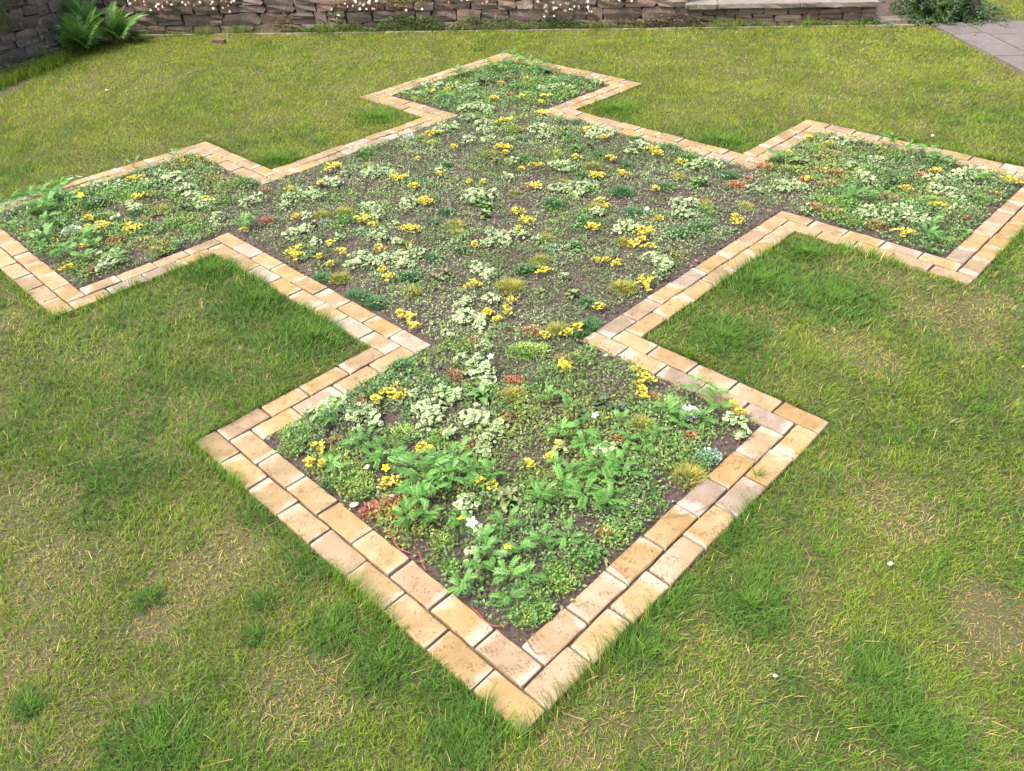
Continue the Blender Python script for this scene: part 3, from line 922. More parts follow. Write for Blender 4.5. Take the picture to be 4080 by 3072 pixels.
o = link('ground_cover', mb.mesh('ground_cover', MAT['leaf'])); tag(o, 'low grey-green small-leaved ground cover spreading across the planted bed', 'ground cover', kind='stuff')
# runners: thin pale stems between the leaves
mb = MB()
n = 5200
x = rng.uniform(-4.4, 4.6, n); y = rng.uniform(1.2, 9.2, n); ok = bed_sdf(x, y, -.5) < -.05; x, y = x[ok], y[ok]
blades(mb, x, y, rng.uniform(.005, .022, len(x)), rng.uniform(.004, .02, len(x)), .0018+.0003*y, rng.uniform(0, 6.28, len(x)), rng.uniform(.03, .10, len(x)), np.array([.24, .23, .10])*rng.uniform(.6, 1.4, (len(x), 1)), 2, 1)
o = link('runner_stems', mb.mesh('runner_stems', MAT['stem'])); tag(o, 'thin pale runner stems trailing between the bed plants', 'stems', kind='stuff')
# mulch crumbs on the bare soil
mb = MB()
n = 260000
x = rng.uniform(-4.6, 4.8, n); y = rng.uniform(1.0, 9.4, n); sd = bed_sdf(x, y, -.5)
k = sd < -.004; x, y = x[k], y[k]; k = rng.random(len(x)) < .25+.75*bare_map(x, y); x, y = x[k], y[k]; n = len(x)
pc = np.array([[.115, .083, .068], [.065, .044, .035], [.17, .135, .115], [.28, .24, .21], [.04, .026, .02]])[rng.choice(5, n, p=[.34, .28, .2, .08, .10])]*rng.uniform(.7, 1.2, (n, 1))
place(mb, T_D2, np.stack([x, y, np.full(n, .0)+rng.uniform(-.004, .006, n)], -1), rng.uniform(.006, .018, n)*(1+.05*y), rng.uniform(0, 6.28, n), rng.uniform(-.5, .7, n), pc, pc*.9, rng.uniform(-.8, .8, n))
o = link('mulch_crumbs', mb.mesh('mulch_crumbs', MAT['debris'])); tag(o, 'brown mulch crumbs on the bare soil between the plants', 'mulch', kind='stuff')

# ------------------------------------------------------------------ the plants, where the photograph shows them
P_Y = tiles({1: [(680, 125, 65), (415, 260, 35), (600, 228, 18), (440, 440, 35), (125, 525, 35), (435, 650, 55), (440, 690, 60), (660, 610, 42), (740, 660, 42), (665, 740, 30), (860, 455, 60), (930, 490, 25), (1085, 190, 60), (1185, 245, 30), (1160, 520, 65), (965, 640, 42), (985, 775, 30), (1020, 820, 42), (1240, 345, 40), (595, 690, 25)],
             2: [(200, 225, 55), (190, 285, 30), (325, 315, 30), (105, 390, 18), (20, 505, 25), (90, 560, 30), (160, 655, 60), (60, 830, 50), (245, 485, 22), (425, 535, 22), (520, 535, 20), (660, 145, 65), (885, 100, 50), (640, 315, 60), (655, 350, 25), (850, 430, 45), (755, 455, 20), (1095, 380, 35), (1165, 205, 35), (840, 560, 55), (735, 720, 45), (780, 780, 60), (735, 830, 20), (1225, 495, 40), (1200, 820, 45), (465, 930, 30)],
             3: [(160, 95, 30), (470, 170, 50), (510, 195, 40), (215, 228, 35), (660, 250, 35), (285, 325, 45), (120, 335, 50), (480, 420, 38), (145, 495, 35), (185, 530, 20), (510, 610, 30), (95, 660, 50), (425, 695, 70), (360, 770, 50), (410, 740, 20), (455, 785, 35), (990, 600, 35), (1020, 630, 50), (125, 875, 30), (180, 870, 18), (255, 890, 45)],
             4: [(630, 575, 30), (680, 610, 60), (720, 655, 30), (1085, 395, 60), (1175, 570, 25), (1240, 615, 20)],
             5: [(425, 310, 50), (1070, 385, 80), (770, 535, 38), (195, 555, 50), (215, 495, 20), (570, 700, 40), (640, 665, 38), (425, 715, 30), (550, 910, 60), (65, 570, 22)],
             7: [(245, 570, 40), (265, 655, 22), (205, 645, 15), (610, 290, 60), (650, 315, 35), (535, 330, 30), (755, 570, 22), (795, 585, 28), (600, 750, 58), (740, 895, 38), (1050, 745, 20), (1125, 765, 18)],
             8: [(320, 170, 42), (690, 185, 45), (725, 220, 45), (690, 260, 48), (710, 295, 40), (240, 625, 20), (140, 655, 18), (285, 565, 15), (1170, 355, 25), (1200, 395, 22)],
             6: [(900, 115, 25), (985, 97, 25), (665, 200, 40), (685, 285, 35), (385, 265, 12), (435, 395, 35), (480, 435, 70), (640, 440, 60), (415, 530, 20), (340, 635, 35), (1000, 300, 30)],
             10: [(1140, 355, 32), (1325, 320, 20), (620, 415, 40), (740, 405, 25), (1080, 465, 50), (1290, 455, 38), (1470, 450, 38), (1430, 495, 24)],
             11: [(450, 200, 30), (360, 170, 18), (275, 235, 18), (410, 305, 25), (765, 385, 22), (885, 455, 30), (930, 465, 15), (760, 575, 45), (1190, 350, 38), (1230, 355, 25), (885, 310, 25), (555, 165, 25), (350, 345, 15)]})
P_V = tiles({1: [(150, 340, 60), (210, 310, 40), (500, 270, 75), (560, 300, 70), (650, 210, 65), (700, 220, 50), (410, 310, 60), (380, 370, 40), (930, 150, 75), (1000, 150, 50), (900, 380, 75), (960, 420, 50), (430, 540, 70), (500, 510, 45), (570, 600, 35), (960, 540, 60), (1000, 560, 45), (720, 565, 25), (1080, 600, 40), (1150, 330, 45), (850, 690, 75), (920, 720, 65), (1000, 700, 65), (1100, 690, 65), (1190, 650, 60), (1130, 730, 55), (790, 740, 40), (510, 430, 40), (1060, 490, 30), (760, 160, 28)],
             2: [(410, 60, 55), (480, 50, 60), (540, 70, 50), (420, 120, 50), (520, 160, 60), (540, 200, 60), (250, 190, 60), (330, 180, 40), (560, 260, 55), (430, 260, 45), (870, 190, 70), (930, 210, 50), (900, 250, 50), (1220, 200, 60), (700, 400, 45), (1030, 430, 70), (960, 420, 40), (240, 460, 32), (670, 500, 40), (470, 600, 65), (570, 610, 65), (420, 640, 45), (980, 565, 55), (1100, 560, 75), (1180, 550, 60), (1110, 610, 40), (50, 660, 50), (30, 690, 40), (620, 870, 60), (700, 870, 45), (560, 850, 35), (760, 870, 35), (650, 910, 40), (850, 890, 25), (550, 915, 35), (1230, 720, 38)],
             3: [(150, 50, 85), (100, 80, 50), (200, 60, 50), (390, 140, 65), (340, 180, 40), (780, 250, 60), (850, 235, 45), (720, 275, 45), (890, 280, 35), (640, 510, 70), (720, 500, 45), (650, 570, 45), (700, 580, 45), (300, 650, 60), (240, 680, 45), (370, 660, 40), (460, 850, 60), (520, 860, 50), (560, 900, 40), (1090, 415, 38), (1170, 420, 45), (120, 560, 40)],
             4: [(1150, 300, 70), (1180, 340, 50), (1100, 270, 40), (1170, 130, 35), (1000, 530, 50), (1050, 590, 70), (990, 620, 45), (1130, 610, 45), (920, 700, 38), (1050, 500, 40), (1200, 480, 50), (1150, 720, 38), (1160, 780, 38)],
             5: [(80, 320, 40), (1170, 260, 60), (1150, 320, 50), (540, 335, 20), (20, 640, 40), (40, 780, 40)],
             7: [(960, 120, 35), (1030, 160, 70), (1070, 190, 60), (1090, 230, 40), (1050, 120, 30), (850, 280, 40), (890, 310, 60), (800, 370, 70), (760, 370, 45), (830, 400, 40), (940, 300, 45), (320, 350, 70), (280, 370, 50), (460, 380, 60), (500, 400, 50), (420, 410, 35), (530, 445, 30), (240, 420, 30), (190, 380, 35), (1020, 390, 60), (1060, 430, 60), (1110, 480, 60), (1090, 530, 45), (1060, 590, 22), (990, 440, 40), (1150, 460, 38), (910, 500, 30), (780, 455, 20), (720, 290, 30), (970, 860, 45), (440, 490, 28)],
             8: [(520, 580, 60), (1150, 420, 20), (1205, 440, 16), (1215, 505, 16), (290, 580, 40)],
             9: [(460, 90, 60), (540, 240, 40), (480, 350, 32), (640, 345, 28)],
             6: [(470, 230, 50), (590, 230, 38), (730, 220, 42), (850, 190, 65), (800, 180, 45), (900, 250, 60), (950, 280, 45), (1010, 320, 48), (660, 340, 38), (1060, 380, 38), (1040, 420, 25), (540, 600, 52), (560, 560, 32), (510, 625, 36), (470, 560, 30), (570, 385, 22), (630, 320, 28), (175, 470, 15)],
             10: [(525, 430, 45), (600, 360, 40), (700, 370, 60), (790, 370, 50), (880, 380, 60), (940, 370, 40), (950, 450, 28), (1500, 385, 60), (1580, 375, 50), (1640, 385, 40), (1750, 250, 60), (1800, 270, 50), (1850, 330, 60), (1870, 300, 40), (1430, 390, 40)],
             11: [(500, 180, 50), (545, 290, 40), (580, 330, 40), (520, 270, 28), (640, 260, 30), (600, 470, 40), (590, 500, 45), (680, 500, 48), (740, 470, 48), (780, 490, 48), (820, 510, 38), (880, 340, 38), (1000, 325, 48), (1060, 310, 45), (960, 400, 45), (985, 430, 25), (970, 465, 16), (250, 370, 48), (300, 370, 48), (345, 470, 20), (890, 385, 36), (620, 350, 26)]})
P_S = tiles({7: [(480, 540, 70), (600, 640, 80), (720, 690, 85), (770, 760, 85), (850, 680, 85), (940, 650, 75), (1000, 710, 70), (740, 830, 65), (820, 810, 70), (1110, 720, 65), (320, 680, 42), (700, 920, 38), (800, 930, 38), (300, 430, 65), (540, 640, 45), (900, 740, 75)],
             8: [(300, 500, 58), (400, 500, 65), (430, 560, 70), (530, 650, 85), (600, 690, 75), (480, 720, 85), (350, 720, 75), (300, 790, 75), (200, 830, 55), (420, 830, 85), (540, 870, 65), (640, 540, 55), (780, 520, 38), (700, 590, 45), (960, 280, 55), (1060, 320, 80), (1100, 390, 45), (840, 410, 55), (900, 450, 55), (1010, 430, 38), (610, 450, 45), (240, 330, 38), (330, 375, 40), (270, 670, 45)],
             9: [(200, 60, 55), (150, 180, 45), (250, 170, 38), (440, 230, 48), (560, 290, 55), (650, 210, 45), (730, 340, 55), (830, 290, 38), (520, 410, 38), (690, 480, 75), (770, 480, 45), (670, 580, 48), (440, 515, 34), (960, 270, 38), (580, 370, 30), (820, 60, 45), (1180, 60, 45)],
             6: [(60, 340, 65), (150, 300, 65), (230, 300, 65), (280, 260, 55), (200, 370, 65), (270, 330, 55), (320, 240, 55), (330, 300, 50), (250, 420, 55), (230, 500, 65), (330, 570, 55), (420, 500, 55), (450, 540, 45), (420, 600, 45), (220, 560, 38), (850, 100, 38), (1190, 430, 55), (420, 340, 38), (590, 600, 45), (660, 150, 38)],
             10: [(1150, 150, 40), (1220, 140, 55), (1300, 160, 55), (1250, 200, 55), (1350, 210, 55), (1450, 210, 55), (1400, 250, 55), (1100, 250, 48), (820, 290, 55), (950, 270, 45), (470, 390, 48), (520, 350, 38), (700, 470, 55), (1200, 250, 45), (1000, 200, 45), (1500, 230, 55)],
             11: [(210, 260, 38), (250, 270, 38), (850, 590, 48), (880, 550, 38), (850, 635, 28), (700, 190, 48), (780, 220, 45), (850, 250, 45), (900, 270, 45), (540, 430, 45), (960, 285, 36), (1080, 350, 38), (620, 430, 36)]})
P_R = tiles({1: [(250, 260, 40), (260, 450, 55)], 3: [(1030, 385, 45), (1080, 340, 22)],
             7: [(450, 325, 35), (330, 520, 38), (1000, 540, 45), (1180, 410, 18), (1240, 220, 38), (600, 860, 85), (500, 870, 55), (930, 190, 45), (1010, 15, 40)],
             5: [(350, 670, 60), (540, 860, 50)], 8: [(300, 110, 45), (765, 300, 26), (945, 500, 28), (580, 515, 18), (20, 410, 20), (50, 215, 38), (210, 760, 32)],
             6: [(1030, 195, 35), (430, 360, 28), (560, 490, 48), (700, 390, 28), (430, 640, 48), (620, 410, 28), (780, 510, 45)],
             10: [(1230, 300, 30), (1190, 420, 38), (850, 460, 25), (680, 380, 22), (1400, 440, 22)],
             11: [(450, 235, 55), (340, 340, 30), (50, 360, 40), (480, 310, 38), (380, 450, 42), (640, 525, 50), (700, 415, 45), (830, 320, 35), (1000, 500, 45), (170, 285, 45)], 9: [(1150, 230, 35)]})
P_M = tiles({1: [(600, 415, 55), (740, 400, 65), (720, 815, 62), (1135, 605, 40), (900, 100, 38), (1165, 905, 55)],
             2: [(135, 240, 48), (550, 345, 55), (710, 190, 48), (965, 340, 40), (1200, 425, 55), (1010, 520, 35), (330, 795, 65), (360, 850, 55), (905, 870, 45), (1220, 680, 50), (715, 590, 35)],
             3: [(95, 270, 55), (285, 745, 52), (810, 500, 42), (1060, 515, 48), (640, 330, 38)], 5: [(205, 395, 85), (400, 225, 60), (915, 405, 80), (510, 660, 68)],
             7: [(1200, 300, 60)], 8: [(700, 440, 58), (940, 700, 75), (840, 340, 55), (60, 290, 55)], 6: [(790, 340, 45)]})
P_G = tiles({1: [(750, 440, 60), (600, 810, 52), (120, 215, 85), (880, 35, 45), (1150, 805, 60), (550, 570, 55)],
             2: [(285, 415, 45), (770, 370, 48), (960, 660, 75), (280, 710, 58), (210, 770, 38), (750, 250, 42), (1130, 775, 45), (1130, 475, 48), (1130, 140, 55), (1040, 230, 50), (1245, 345, 38)],
             3: [(165, 190, 50), (310, 255, 45), (580, 145, 58), (280, 425, 75), (345, 550, 60), (640, 690, 75), (760, 650, 75), (375, 90, 38), (940, 320, 65), (570, 395, 55), (700, 215, 65), (25, 610, 45)],
             4: [(350, 460, 85), (475, 490, 65), (680, 330, 68), (630, 900, 85), (1010, 160, 45), (840, 205, 55)], 5: [(390, 275, 50), (290, 285, 55), (700, 650, 65), (650, 700, 55), (730, 620, 45), (700, 490, 55)],
             7: [(540, 265, 58), (290, 745, 36)], 9: [(1050, 350, 65)], 6: [(680, 350, 48)]})
P_E = tiles({7: [(650, 490, 85), (430, 700, 85), (450, 760, 75), (340, 590, 48), (130, 480, 85), (100, 560, 58), (850, 500, 58)], 9: [(330, 270, 58), (900, 420, 60), (800, 560, 68), (830, 620, 58), (740, 640, 68), (950, 480, 55), (1190, 230, 70), (380, 400, 45)],
             6: [(700, 500, 65), (760, 540, 55), (850, 400, 55), (930, 430, 55), (960, 380, 45), (510, 370, 45), (620, 260, 55), (1000, 120, 55), (560, 260, 45), (130, 450, 48), (60, 420, 60)],
             10: [(1500, 310, 55), (1150, 400, 55), (1600, 330, 55), (1650, 420, 55), (1320, 420, 45)],
             11: [(450, 360, 55), (420, 420, 45), (470, 480, 55), (500, 430, 55), (720, 340, 50), (870, 430, 55), (1080, 420, 55), (1020, 470, 50), (940, 600, 48), (1010, 560, 45), (1130, 400, 45), (380, 200, 38)],
             5: [(280, 800, 95), (400, 780, 58)], 8: [(170, 70, 65), (130, 380, 58)]})
P_A = [(t, c) for c, d in {'green': {2: [(1090, 320, 48), (480, 680, 75)], 3: [(730, 370, 75)], 5: [(610, 130, 90)], 7: [(1060, 300, 78)]},
                           'olive': {2: [(520, 735, 55), (600, 400, 42)], 5: [(600, 450, 60), (400, 440, 48)], 7: [(1190, 820, 90)], 8: [(60, 800, 50)], 11: [(330, 280, 52)]},
                           'bronze': {1: [(560, 480, 42)], 4: [(880, 330, 88)]},
                           'dark': {8: [(490, 340, 88), (410, 400, 48), (565, 375, 55)], 6: [(440, 320, 52), (500, 310, 55), (900, 345, 45)], 10: [(990, 340, 55), (1470, 275, 55)], 11: [(700, 345, 58)], 2: [(1180, 300, 35)]}}.items() for t in tiles(d)]
P_X = tiles({1: [(630, 460, 30), (850, 515, 30)], 5: [(470, 145, 40)], 8: [(1040, 600, 58)], 6: [(850, 510, 30)]})
P_W = tiles({2: [(45, 250, 40)], 8: [(940, 385, 40)], 6: [(350, 450, 42)]})

def cluster(B, reach=.62, maxd=.55):
    """neighbouring patches of one kind grow together into one plant"""
    G = [[b_] for b_ in B]
    i = 0
    ch = True
    while ch:
        ch = False
        for i in range(len(G)):
            for j in range(i+1, len(G)):
                if any(math.hypot(a[0]-b_[0], a[1]-b_[1]) < reach*(a[2]+b_[2]) for a in G[i] for b_ in G[j]):
                    A = G[i]+G[j]
                    if max(max(p[k]+p[2] for p in A)-min(p[k]-p[2] for p in A) for k in (0, 1)) < maxd:
                        G[i] = A; G.pop(j); ch = True; break
            if ch: break
    return G
def inbed(x, y, m=-.012):
    return bed_sdf(x, y, -.5) < m
def disc(cx, cy, r, n, pw=.5):
    a = rng.uniform(0, 6.283, n); rr = r*rng.random(n)**pw
    return cx+rr*np.cos(a), cy+rr*np.sin(a), rr/r

REG = []       # (object, kind, x, y, size) for labelling
def zone(x, y):
    u, v = (float(q) for q in w2uv(x, y))
    for nm, L in zip(('near', 'left', 'right', 'far'), LN[:4]):
        if L[0] <= u <= L[1] and L[2] <= v <= L[3]: return nm
    return 'central'
def reg(o, kind, G):
    x = float(np.mean([b_[0] for b_ in G])); y = float(np.mean([b_[1] for b_ in G]))
    REG.append((o, kind, x, y, max(b_[2] for b_ in G)*math.sqrt(len(G))))
def centre(G):
    return float(np.mean([b_[0] for b_ in G])), float(np.mean([b_[1] for b_ in G]))

# variegated creepers
for G in cluster(P_V):
    cx, cy = centre(G); root = empty('variegated_creeper', (cx, cy, SOILZ)); reg(root, 'V', G)
    mb = MB(); sm = MB(); near = zone(cx, cy) == 'near'; cnt = 0
    for (x0, y0, r) in G:
        r = max(r, .03)
        n = int(min(80, 8+r*r*3.14/.00030))
        x, y, q_ = disc(x0, y0, r*1.08, n)
        ok = inbed(x, y, .012); x, y, q_ = x[ok], y[ok], q_[ok]; n = len(x)
        z = .016+.035*(1-q_**2)*rng.random(n)+.014*rng.random(n)
        s = rng.uniform(.013, .025, n)*(1+.03*y)
        az = rng.uniform(0, 6.28, n); tl = rng.uniform(-.35, .75, n)
        if near:
            for i in range(n):
                l = bpy.data.objects.new('leaf', VLEAF[rng.integers(5)]); COL.objects.link(l); l.parent = root
                l.location = (x[i]-cx, y[i]-cy, z[i]); l.rotation_euler = (rng.uniform(-.5, .5), -tl[i], az[i]); l.scale = (s[i],)*3
        else:
            b_ = rng.uniform(.75, 1.2, (n, 1))
            place(mb, T_R6 if cy > 5.5 else T_R8, np.stack([x-cx, y-cy, z], -1), s, az, tl, VC1*b_, VC2*b_*rng.uniform(.8, 1.1, (n, 1)), rng.uniform(-.45, .45, n))
        for k in range(3):
            a = rng.uniform(0, 6.28); t = np.linspace(0, 1, 5)[:, None]
            P = np.array([x0-cx, y0-cy, .006])+t*r*np.array([math.cos(a), math.sin(a), 0])+np.array([0, 0, .012])*np.sin(t*6)
            tubes(sm, P, .0012, (.20, .17, .09))
    if mb.n: link('leaves', mb.mesh('leaves', MAT['leaf'], True), root)
    link('stems', sm.mesh('stems', MAT['stem']), root)

# golden creepers: leaf pairs along trailing stems
YC1 = np.array([.62, .47, .030]); YC2 = np.array([.70, .57, .060])
for G in cluster(P_Y, .75):
    cx, cy = centre(G); root = empty('golden_creeper', (cx, cy, SOILZ)); reg(root, 'Y', G)
    mb = MB(); sm = MB()
    for (x0, y0, r) in G:
        r = max(r, .022)
        ns = int(4+r*70); a0 = rng.uniform(0, 6.28)
        for k in range(ns):
            a = a0+6.283*k/ns+rng.normal(0, .4); L = r*rng.uniform(.6, 1.2)
            t = np.linspace(.0, 1, max(3, int(L/.011)))
            bend = rng.normal(0, .5)
            px_ = x0-cx+L*t*np.cos(a+bend*t); py_ = y0-cy+L*t*np.sin(a+bend*t); pz_ = .014+.020*np.sin(t*2.6)+.004
            ok = inbed(px_+cx, py_+cy, .02)
            if ok.sum() < 2: continue
            px_, py_, pz_ = px_[ok], py_[ok], pz_[ok]
            tubes(sm, np.stack([px_, py_, pz_], -1), .0011, (.36, .22, .05))
            for s in (1, -1):
                n = len(px_)
                pos = np.stack([px_, py_, pz_+.002], -1)+np.stack([-np.sin(a+0*px_)*s*.006, np.cos(a+0*px_)*s*.006, rng.uniform(0, .006, n)], -1)
                b_ = rng.uniform(.6, 1.12, (n, 1)); gr = (rng.random(n) < .22)[:, None]
                c1 = np.where(gr, np.array([.27, .33, .04]), YC1)*b_
                place(mb, T_R6 if cy > 3.5 else T_R8, pos, rng.uniform(.010, .016, n)*(1+.03*cy), np.full(n, a+s*1.2), rng.uniform(-.1, .8, n), c1, YC2*b_, rng.uniform(-.5, .5, n))
    if not mb.n: continue
    link('leaves', mb.mesh('leaves', MAT['leaf'], True), root); link('stems', sm.mesh('stems', MAT['stem']), root)

# silverweed: rosettes of toothed pinnate leaves, each leaf a part
for (x0, y0, r) in P_S:
    root = empty('silverweed', (x0, y0, SOILZ)); reg(root, 'S', [(x0, y0, r)])
    nl = int(np.clip(r/.006, 8, 18))
    a0 = rng.uniform(0, 6.28)
    for k in range(nl):
        a = a0+k*2.399+rng.normal(0, .2)
        L = float(np.clip(r*rng.uniform(.95, 1.5), .055, .15))
        ex, ey = x0+L*math.cos(a), y0+L*math.sin(a)
        if not inbed(np.array([ex]), np.array([ey]), .05)[0]: L *= .6
        l = bpy.data.objects.new('leaf', SW[rng.integers(5)]); COL.objects.link(l); l.parent = root
        l.location = (rng.normal(0, r*.22), rng.normal(0, r*.22), .02+.045*rng.random())
        l.rotation_euler = (rng.normal(0, .25), -rng.uniform(.0, .75), a); l.scale = (L, L, L)

# broad leaved rosettes
for (x0, y0, r), c in P_A:
    root = empty('bugle_rosette', (x0, y0, SOILZ)); reg(root, 'A_'+c, [(x0, y0, r)])
    heads = 1 if r < .07 else 3
    for hd in range(heads):
        hx, hy = (0, 0) if heads == 1 else (rng.normal(0, r*.38), rng.normal(0, r*.38))
        nl = 13
        for k in range(nl):
            a = k*2.399+rng.normal(0, .15)
            L = float(np.clip((r if heads == 1 else r*.62)*rng.uniform(.8, 1.2)*(1-.35*k/nl), .03, .085))
            l = bpy.data.objects.new('leaf', BUG[c][rng.integers(3)]); COL.objects.link(l); l.parent = root
            l.location = (hx, hy, .012+.0016*k); l.rotation_euler = (rng.normal(0, .15), -(.12+.75*k/nl), a); l.scale = (L, L, L)

# cushions and mats: one continuous mat of fine leaves each
def mound(name, G, kind, col, colb, nden, hl, w, dome, spread=1.3, rounded=False, mat='leaf'):
    cx, cy = centre(G); mb = MB()
    for (x0, y0, r) in G:
        r = max(r, .03)
        # soft dome under the needles
        th = np.linspace(0, 6.283, 11)[:-1]; V = [(x0-cx, y0-cy, dome*r*.9)]
        for k in (.45, .85):
            for t in th: V.append((x0-cx+r*k*math.cos(t)*rng.uniform(.85, 1.1), y0-cy+r*k*math.sin(t)*rng.uniform(.85, 1.1), dome*r*.9*(1-k*k)-.004))
        F = [(0, 1+i, 1+(i+1) % 10) for i in range(10)]+[f for i in range(10) for f in ((1+i, 11+i, 11+(i+1) % 10), (1+i, 11+(i+1) % 10, 1+(i+1) % 10))]
        ok = inbed(np.array([p[0]+cx for p in V]), np.array([p[1]+cy for p in V]), .0).all()
        if ok: mb.add(V, F, None, np.asarray(col)*.45)
        n = int(min(nden*r*r*3.14*(1 if cy < 4 else .6)+40, 2600))
        x, y, q_ = disc(x0, y0, r*1.05, n, .52)
        ok = inbed(x, y, .006); x, y, q_ = x[ok], y[ok], q_[ok]; n = len(x)
        lump = fbm(x*22, y*22, 131)
        z = dome*r*.95*(1-q_**2)*(.7+.6*lump)
        mixf = np.clip(.5+1.6*(fbm(x*14, y*14, 133)-.5)+rng.normal(0, .22, n), 0, 1)[:, None]
        c = (np.asarray(col)*(1-mixf)+np.asarray(colb)*mixf)*rng.uniform(.75, 1.25, (n, 1))
        az = np.arctan2(y-y0, x-x0)+rng.normal(0, .9, n)
        if rounded:
            place(mb, T_E3, np.stack([x-cx, y-cy, z+.002+rng.uniform(0, .01, n)], -1), hl*rng.uniform(.7, 1.25, n)*(1+.03*cy), az, rng.uniform(.1, 1.3, n), c, c*1.15, rng.uniform(-.5, .5, n))
        else:
            hh = hl*rng.uniform(.6, 1.3, n)
            blades(mb, x-cx, y-cy, z, hh, w*(1+.12*cy)*rng.uniform(.7, 1.2, n), az, hh*rng.uniform(.3, spread, n)*(.5+q_), c, 2 if cy < 4 else 1, .55)
    o = link(name, mb.mesh(name, MAT[mat]), None, (cx, cy, SOILZ)); reg(o, kind, G)
    return o
for G in cluster(P_M, .7, .4): mound('yellow_cushion', G, 'M', (.26, .28, .035), (.46, .40, .085), 60000, .022, .0016, .34)
for G in cluster(P_G, .7, .45): mound('green_cushion', G, 'G', (.045, .150, .048), (.085, .205, .060), 52000, .020, .0022, .30)
for G in cluster(P_E, .7, .45):
    brown = (zone(*centre(G)) in ('left', 'right') and rng.random() < .5) or (G[0][0] < -.9 and zone(*centre(G)) == 'near' and G[0][1] > 2.3 and G[0][0] < -1.0)
    mound('stonecrop_mat', G, 'Eb' if brown else 'E', (.17, .19, .045) if brown else (.115, .215, .036), (.30, .19, .075) if brown else (.21, .30, .060), 24000, .011, .004, .22, rounded=True, mat='fleshy')
for G in cluster(P_R, .7, .4): mound('red_stonecrop', G, 'R', (.25, .060, .035), (.34, .17, .075), 26000, .011, .004, .20, rounded=True, mat='fleshy')
for G in cluster(P_X): mound('blue_stonecrop', G, 'X', (.11, .20, .16), (.20, .30, .24), 24000, .012, .004, .25, rounded=True, mat='fleshy')
for G in cluster(P_W): mound('silver_leaved_plant', G, 'W', (.36, .40, .35), (.56, .58, .52), 16000, .022, .006, .35, rounded=True)
# ------------------------------------------------------------------ flowers and runners in the bed
def flower_mesh(name, petals, cp, cc, seed=0):
    mb = MB(); n = petals
    a = np.arange(n)*6.283/n
    place(mb, T_ellipse(3, .75, .1), np.stack([.1*np.cos(a), .1*np.sin(a), np.zeros(n)], -1), np.full(n, .5), a, np.full(n, .25), np.array(cp), np.array(cp))
    th = np.linspace(0, 6.283, 7)[:-1]
    V = [(0, 0, .16)]+[(.16*math.cos(t), .16*math.sin(t), .08) for t in th]
    mb.add(V, [(0, 1+i, 1+(i+1) % 6) for i in range(6)], None, cc)
    return mb.mesh(name, MAT['petal'])
F_YEL = flower_mesh('petals', 5, (.85, .68, .02), (.7, .5, .02)); F_VIO = flower_mesh('petals', 5, (.62, .64, .86), (.8, .7, .2)); F_WHT = flower_mesh('petals', 5, (.86, .86, .90), (.8, .65, .1))
F_BLU = flower_mesh('petals', 5, (.30, .42, .80), (.8, .7, .3))
stem_me = None
def flower(x, y, h, size, me, label, group):
    root = empty('flower', (x, y, SOILZ))
    mb = MB(); tubes(mb, [(0, 0, 0), (.004, .002, h*.5), (.006, 0, h)], .0011, (.14, .22, .06))
    link('stem', mb.mesh('stem', MAT['stem']), root)
    p_ = link('petals', me, root, (.006, 0, h)); p_.scale = (size,)*3; p_.rotation_euler = (-.5, .15, rng.uniform(0, 6))
    tag(root, label, 'flower', group)
for (X, Y, t, h, s, me, lab) in [
        (570, 652, 7, .10, .030, F_YEL, 'yellow five-petalled flower above silverweed leaves, left part of near square'),
        (420, 150, 9, .08, .034, F_YEL, 'yellow cup flower beside the white viola at the front of near square'),
        (650, 293, 9, .08, .030, F_YEL, 'frontmost yellow flower among leaves near the tip of near square'),
        (470, 168, 9, .09, .040, F_WHT, 'white viola flower beside a yellow cup flower, near square'),
        (464, 388, 8, .10, .030, F_VIO, 'pale violet flower on a thin stem over the dark rosette'),
        (585, 158, 3, .07, .034, F_BLU, 'blue flower on a green cushion by the right brick edge'),
        (905, 314, 3, .07, .032, F_BLU, 'blue flower on the green cushion furthest right in central square'),
        (432, 525, 3, .05, .030, F_BLU, 'blue flower beside the green cushion right of centre'),
        (1080, 80, 5, .0, .0, None, ''),
        (80, 823, 5, .06, .030, F_VIO, 'pale violet flower beside variegated leaves at the near neck of bed'),
        (380, 178, 6, .10, .05, F_WHT, 'white flower head on thin stem by far brick edge of left square'),
        (340, 188, 6, .10, .045, F_WHT, 'smaller white flower left of the white flower head, left square'),
        (388, 266, 6, .08, .045, F_YEL, 'yellow flower above silverweed leaves in left square'),
        (462, 410, 6, .07, .04, F_VIO, 'pale violet flower between golden creepers in left square'),
        (655, 280, 10, .09, .06, F_VIO, 'pale violet flower by the left brick edge of far square')]:
    if me is None: continue
    x0, y0, s0 = TILES[t]
    x, y, _ = ground(x0+X/s0, y0+Y/s0, h*.95)
    flower(x, y, h, s, me, lab, 'single flowers in the bed')
def runner(pts, lab, col=(.36, .06, .05), rad=.0016):
    P = [ground(px, py, z) for px, py, z in pts]
    P = np.array([(p_[0], p_[1], pts[i][2]) for i, p_ in enumerate(P)])
    t = np.linspace(0, len(P)-1, len(P)*5)
    Q = np.stack([np.interp(t, np.arange(len(P)), P[:, k]) for k in range(3)], -1)
    Q[:, 0] += .004*np.sin(t*2.3); Q[:, 1] += .004*np.cos(t*1.9)
    mb = MB(); c = Q.mean(0); c[2] = 0; tubes(mb, Q-c, rad, col)
    o = link('runner', mb.mesh('runner', MAT['stem']), None, tuple(c)); tag(o, lab, 'plant runner')
def t9(X, Y, z): return (1500+X/1.265, 1950+Y/1.265, z)
def t8(X, Y, z): return (2000+X/1.265, 1350+Y/1.265, z)
runner([t9(-30, 145, .012), t9(60, 150, .012), t9(150, 130, .014)], 'red runner stem lying across red stonecrop by left edge of near square')
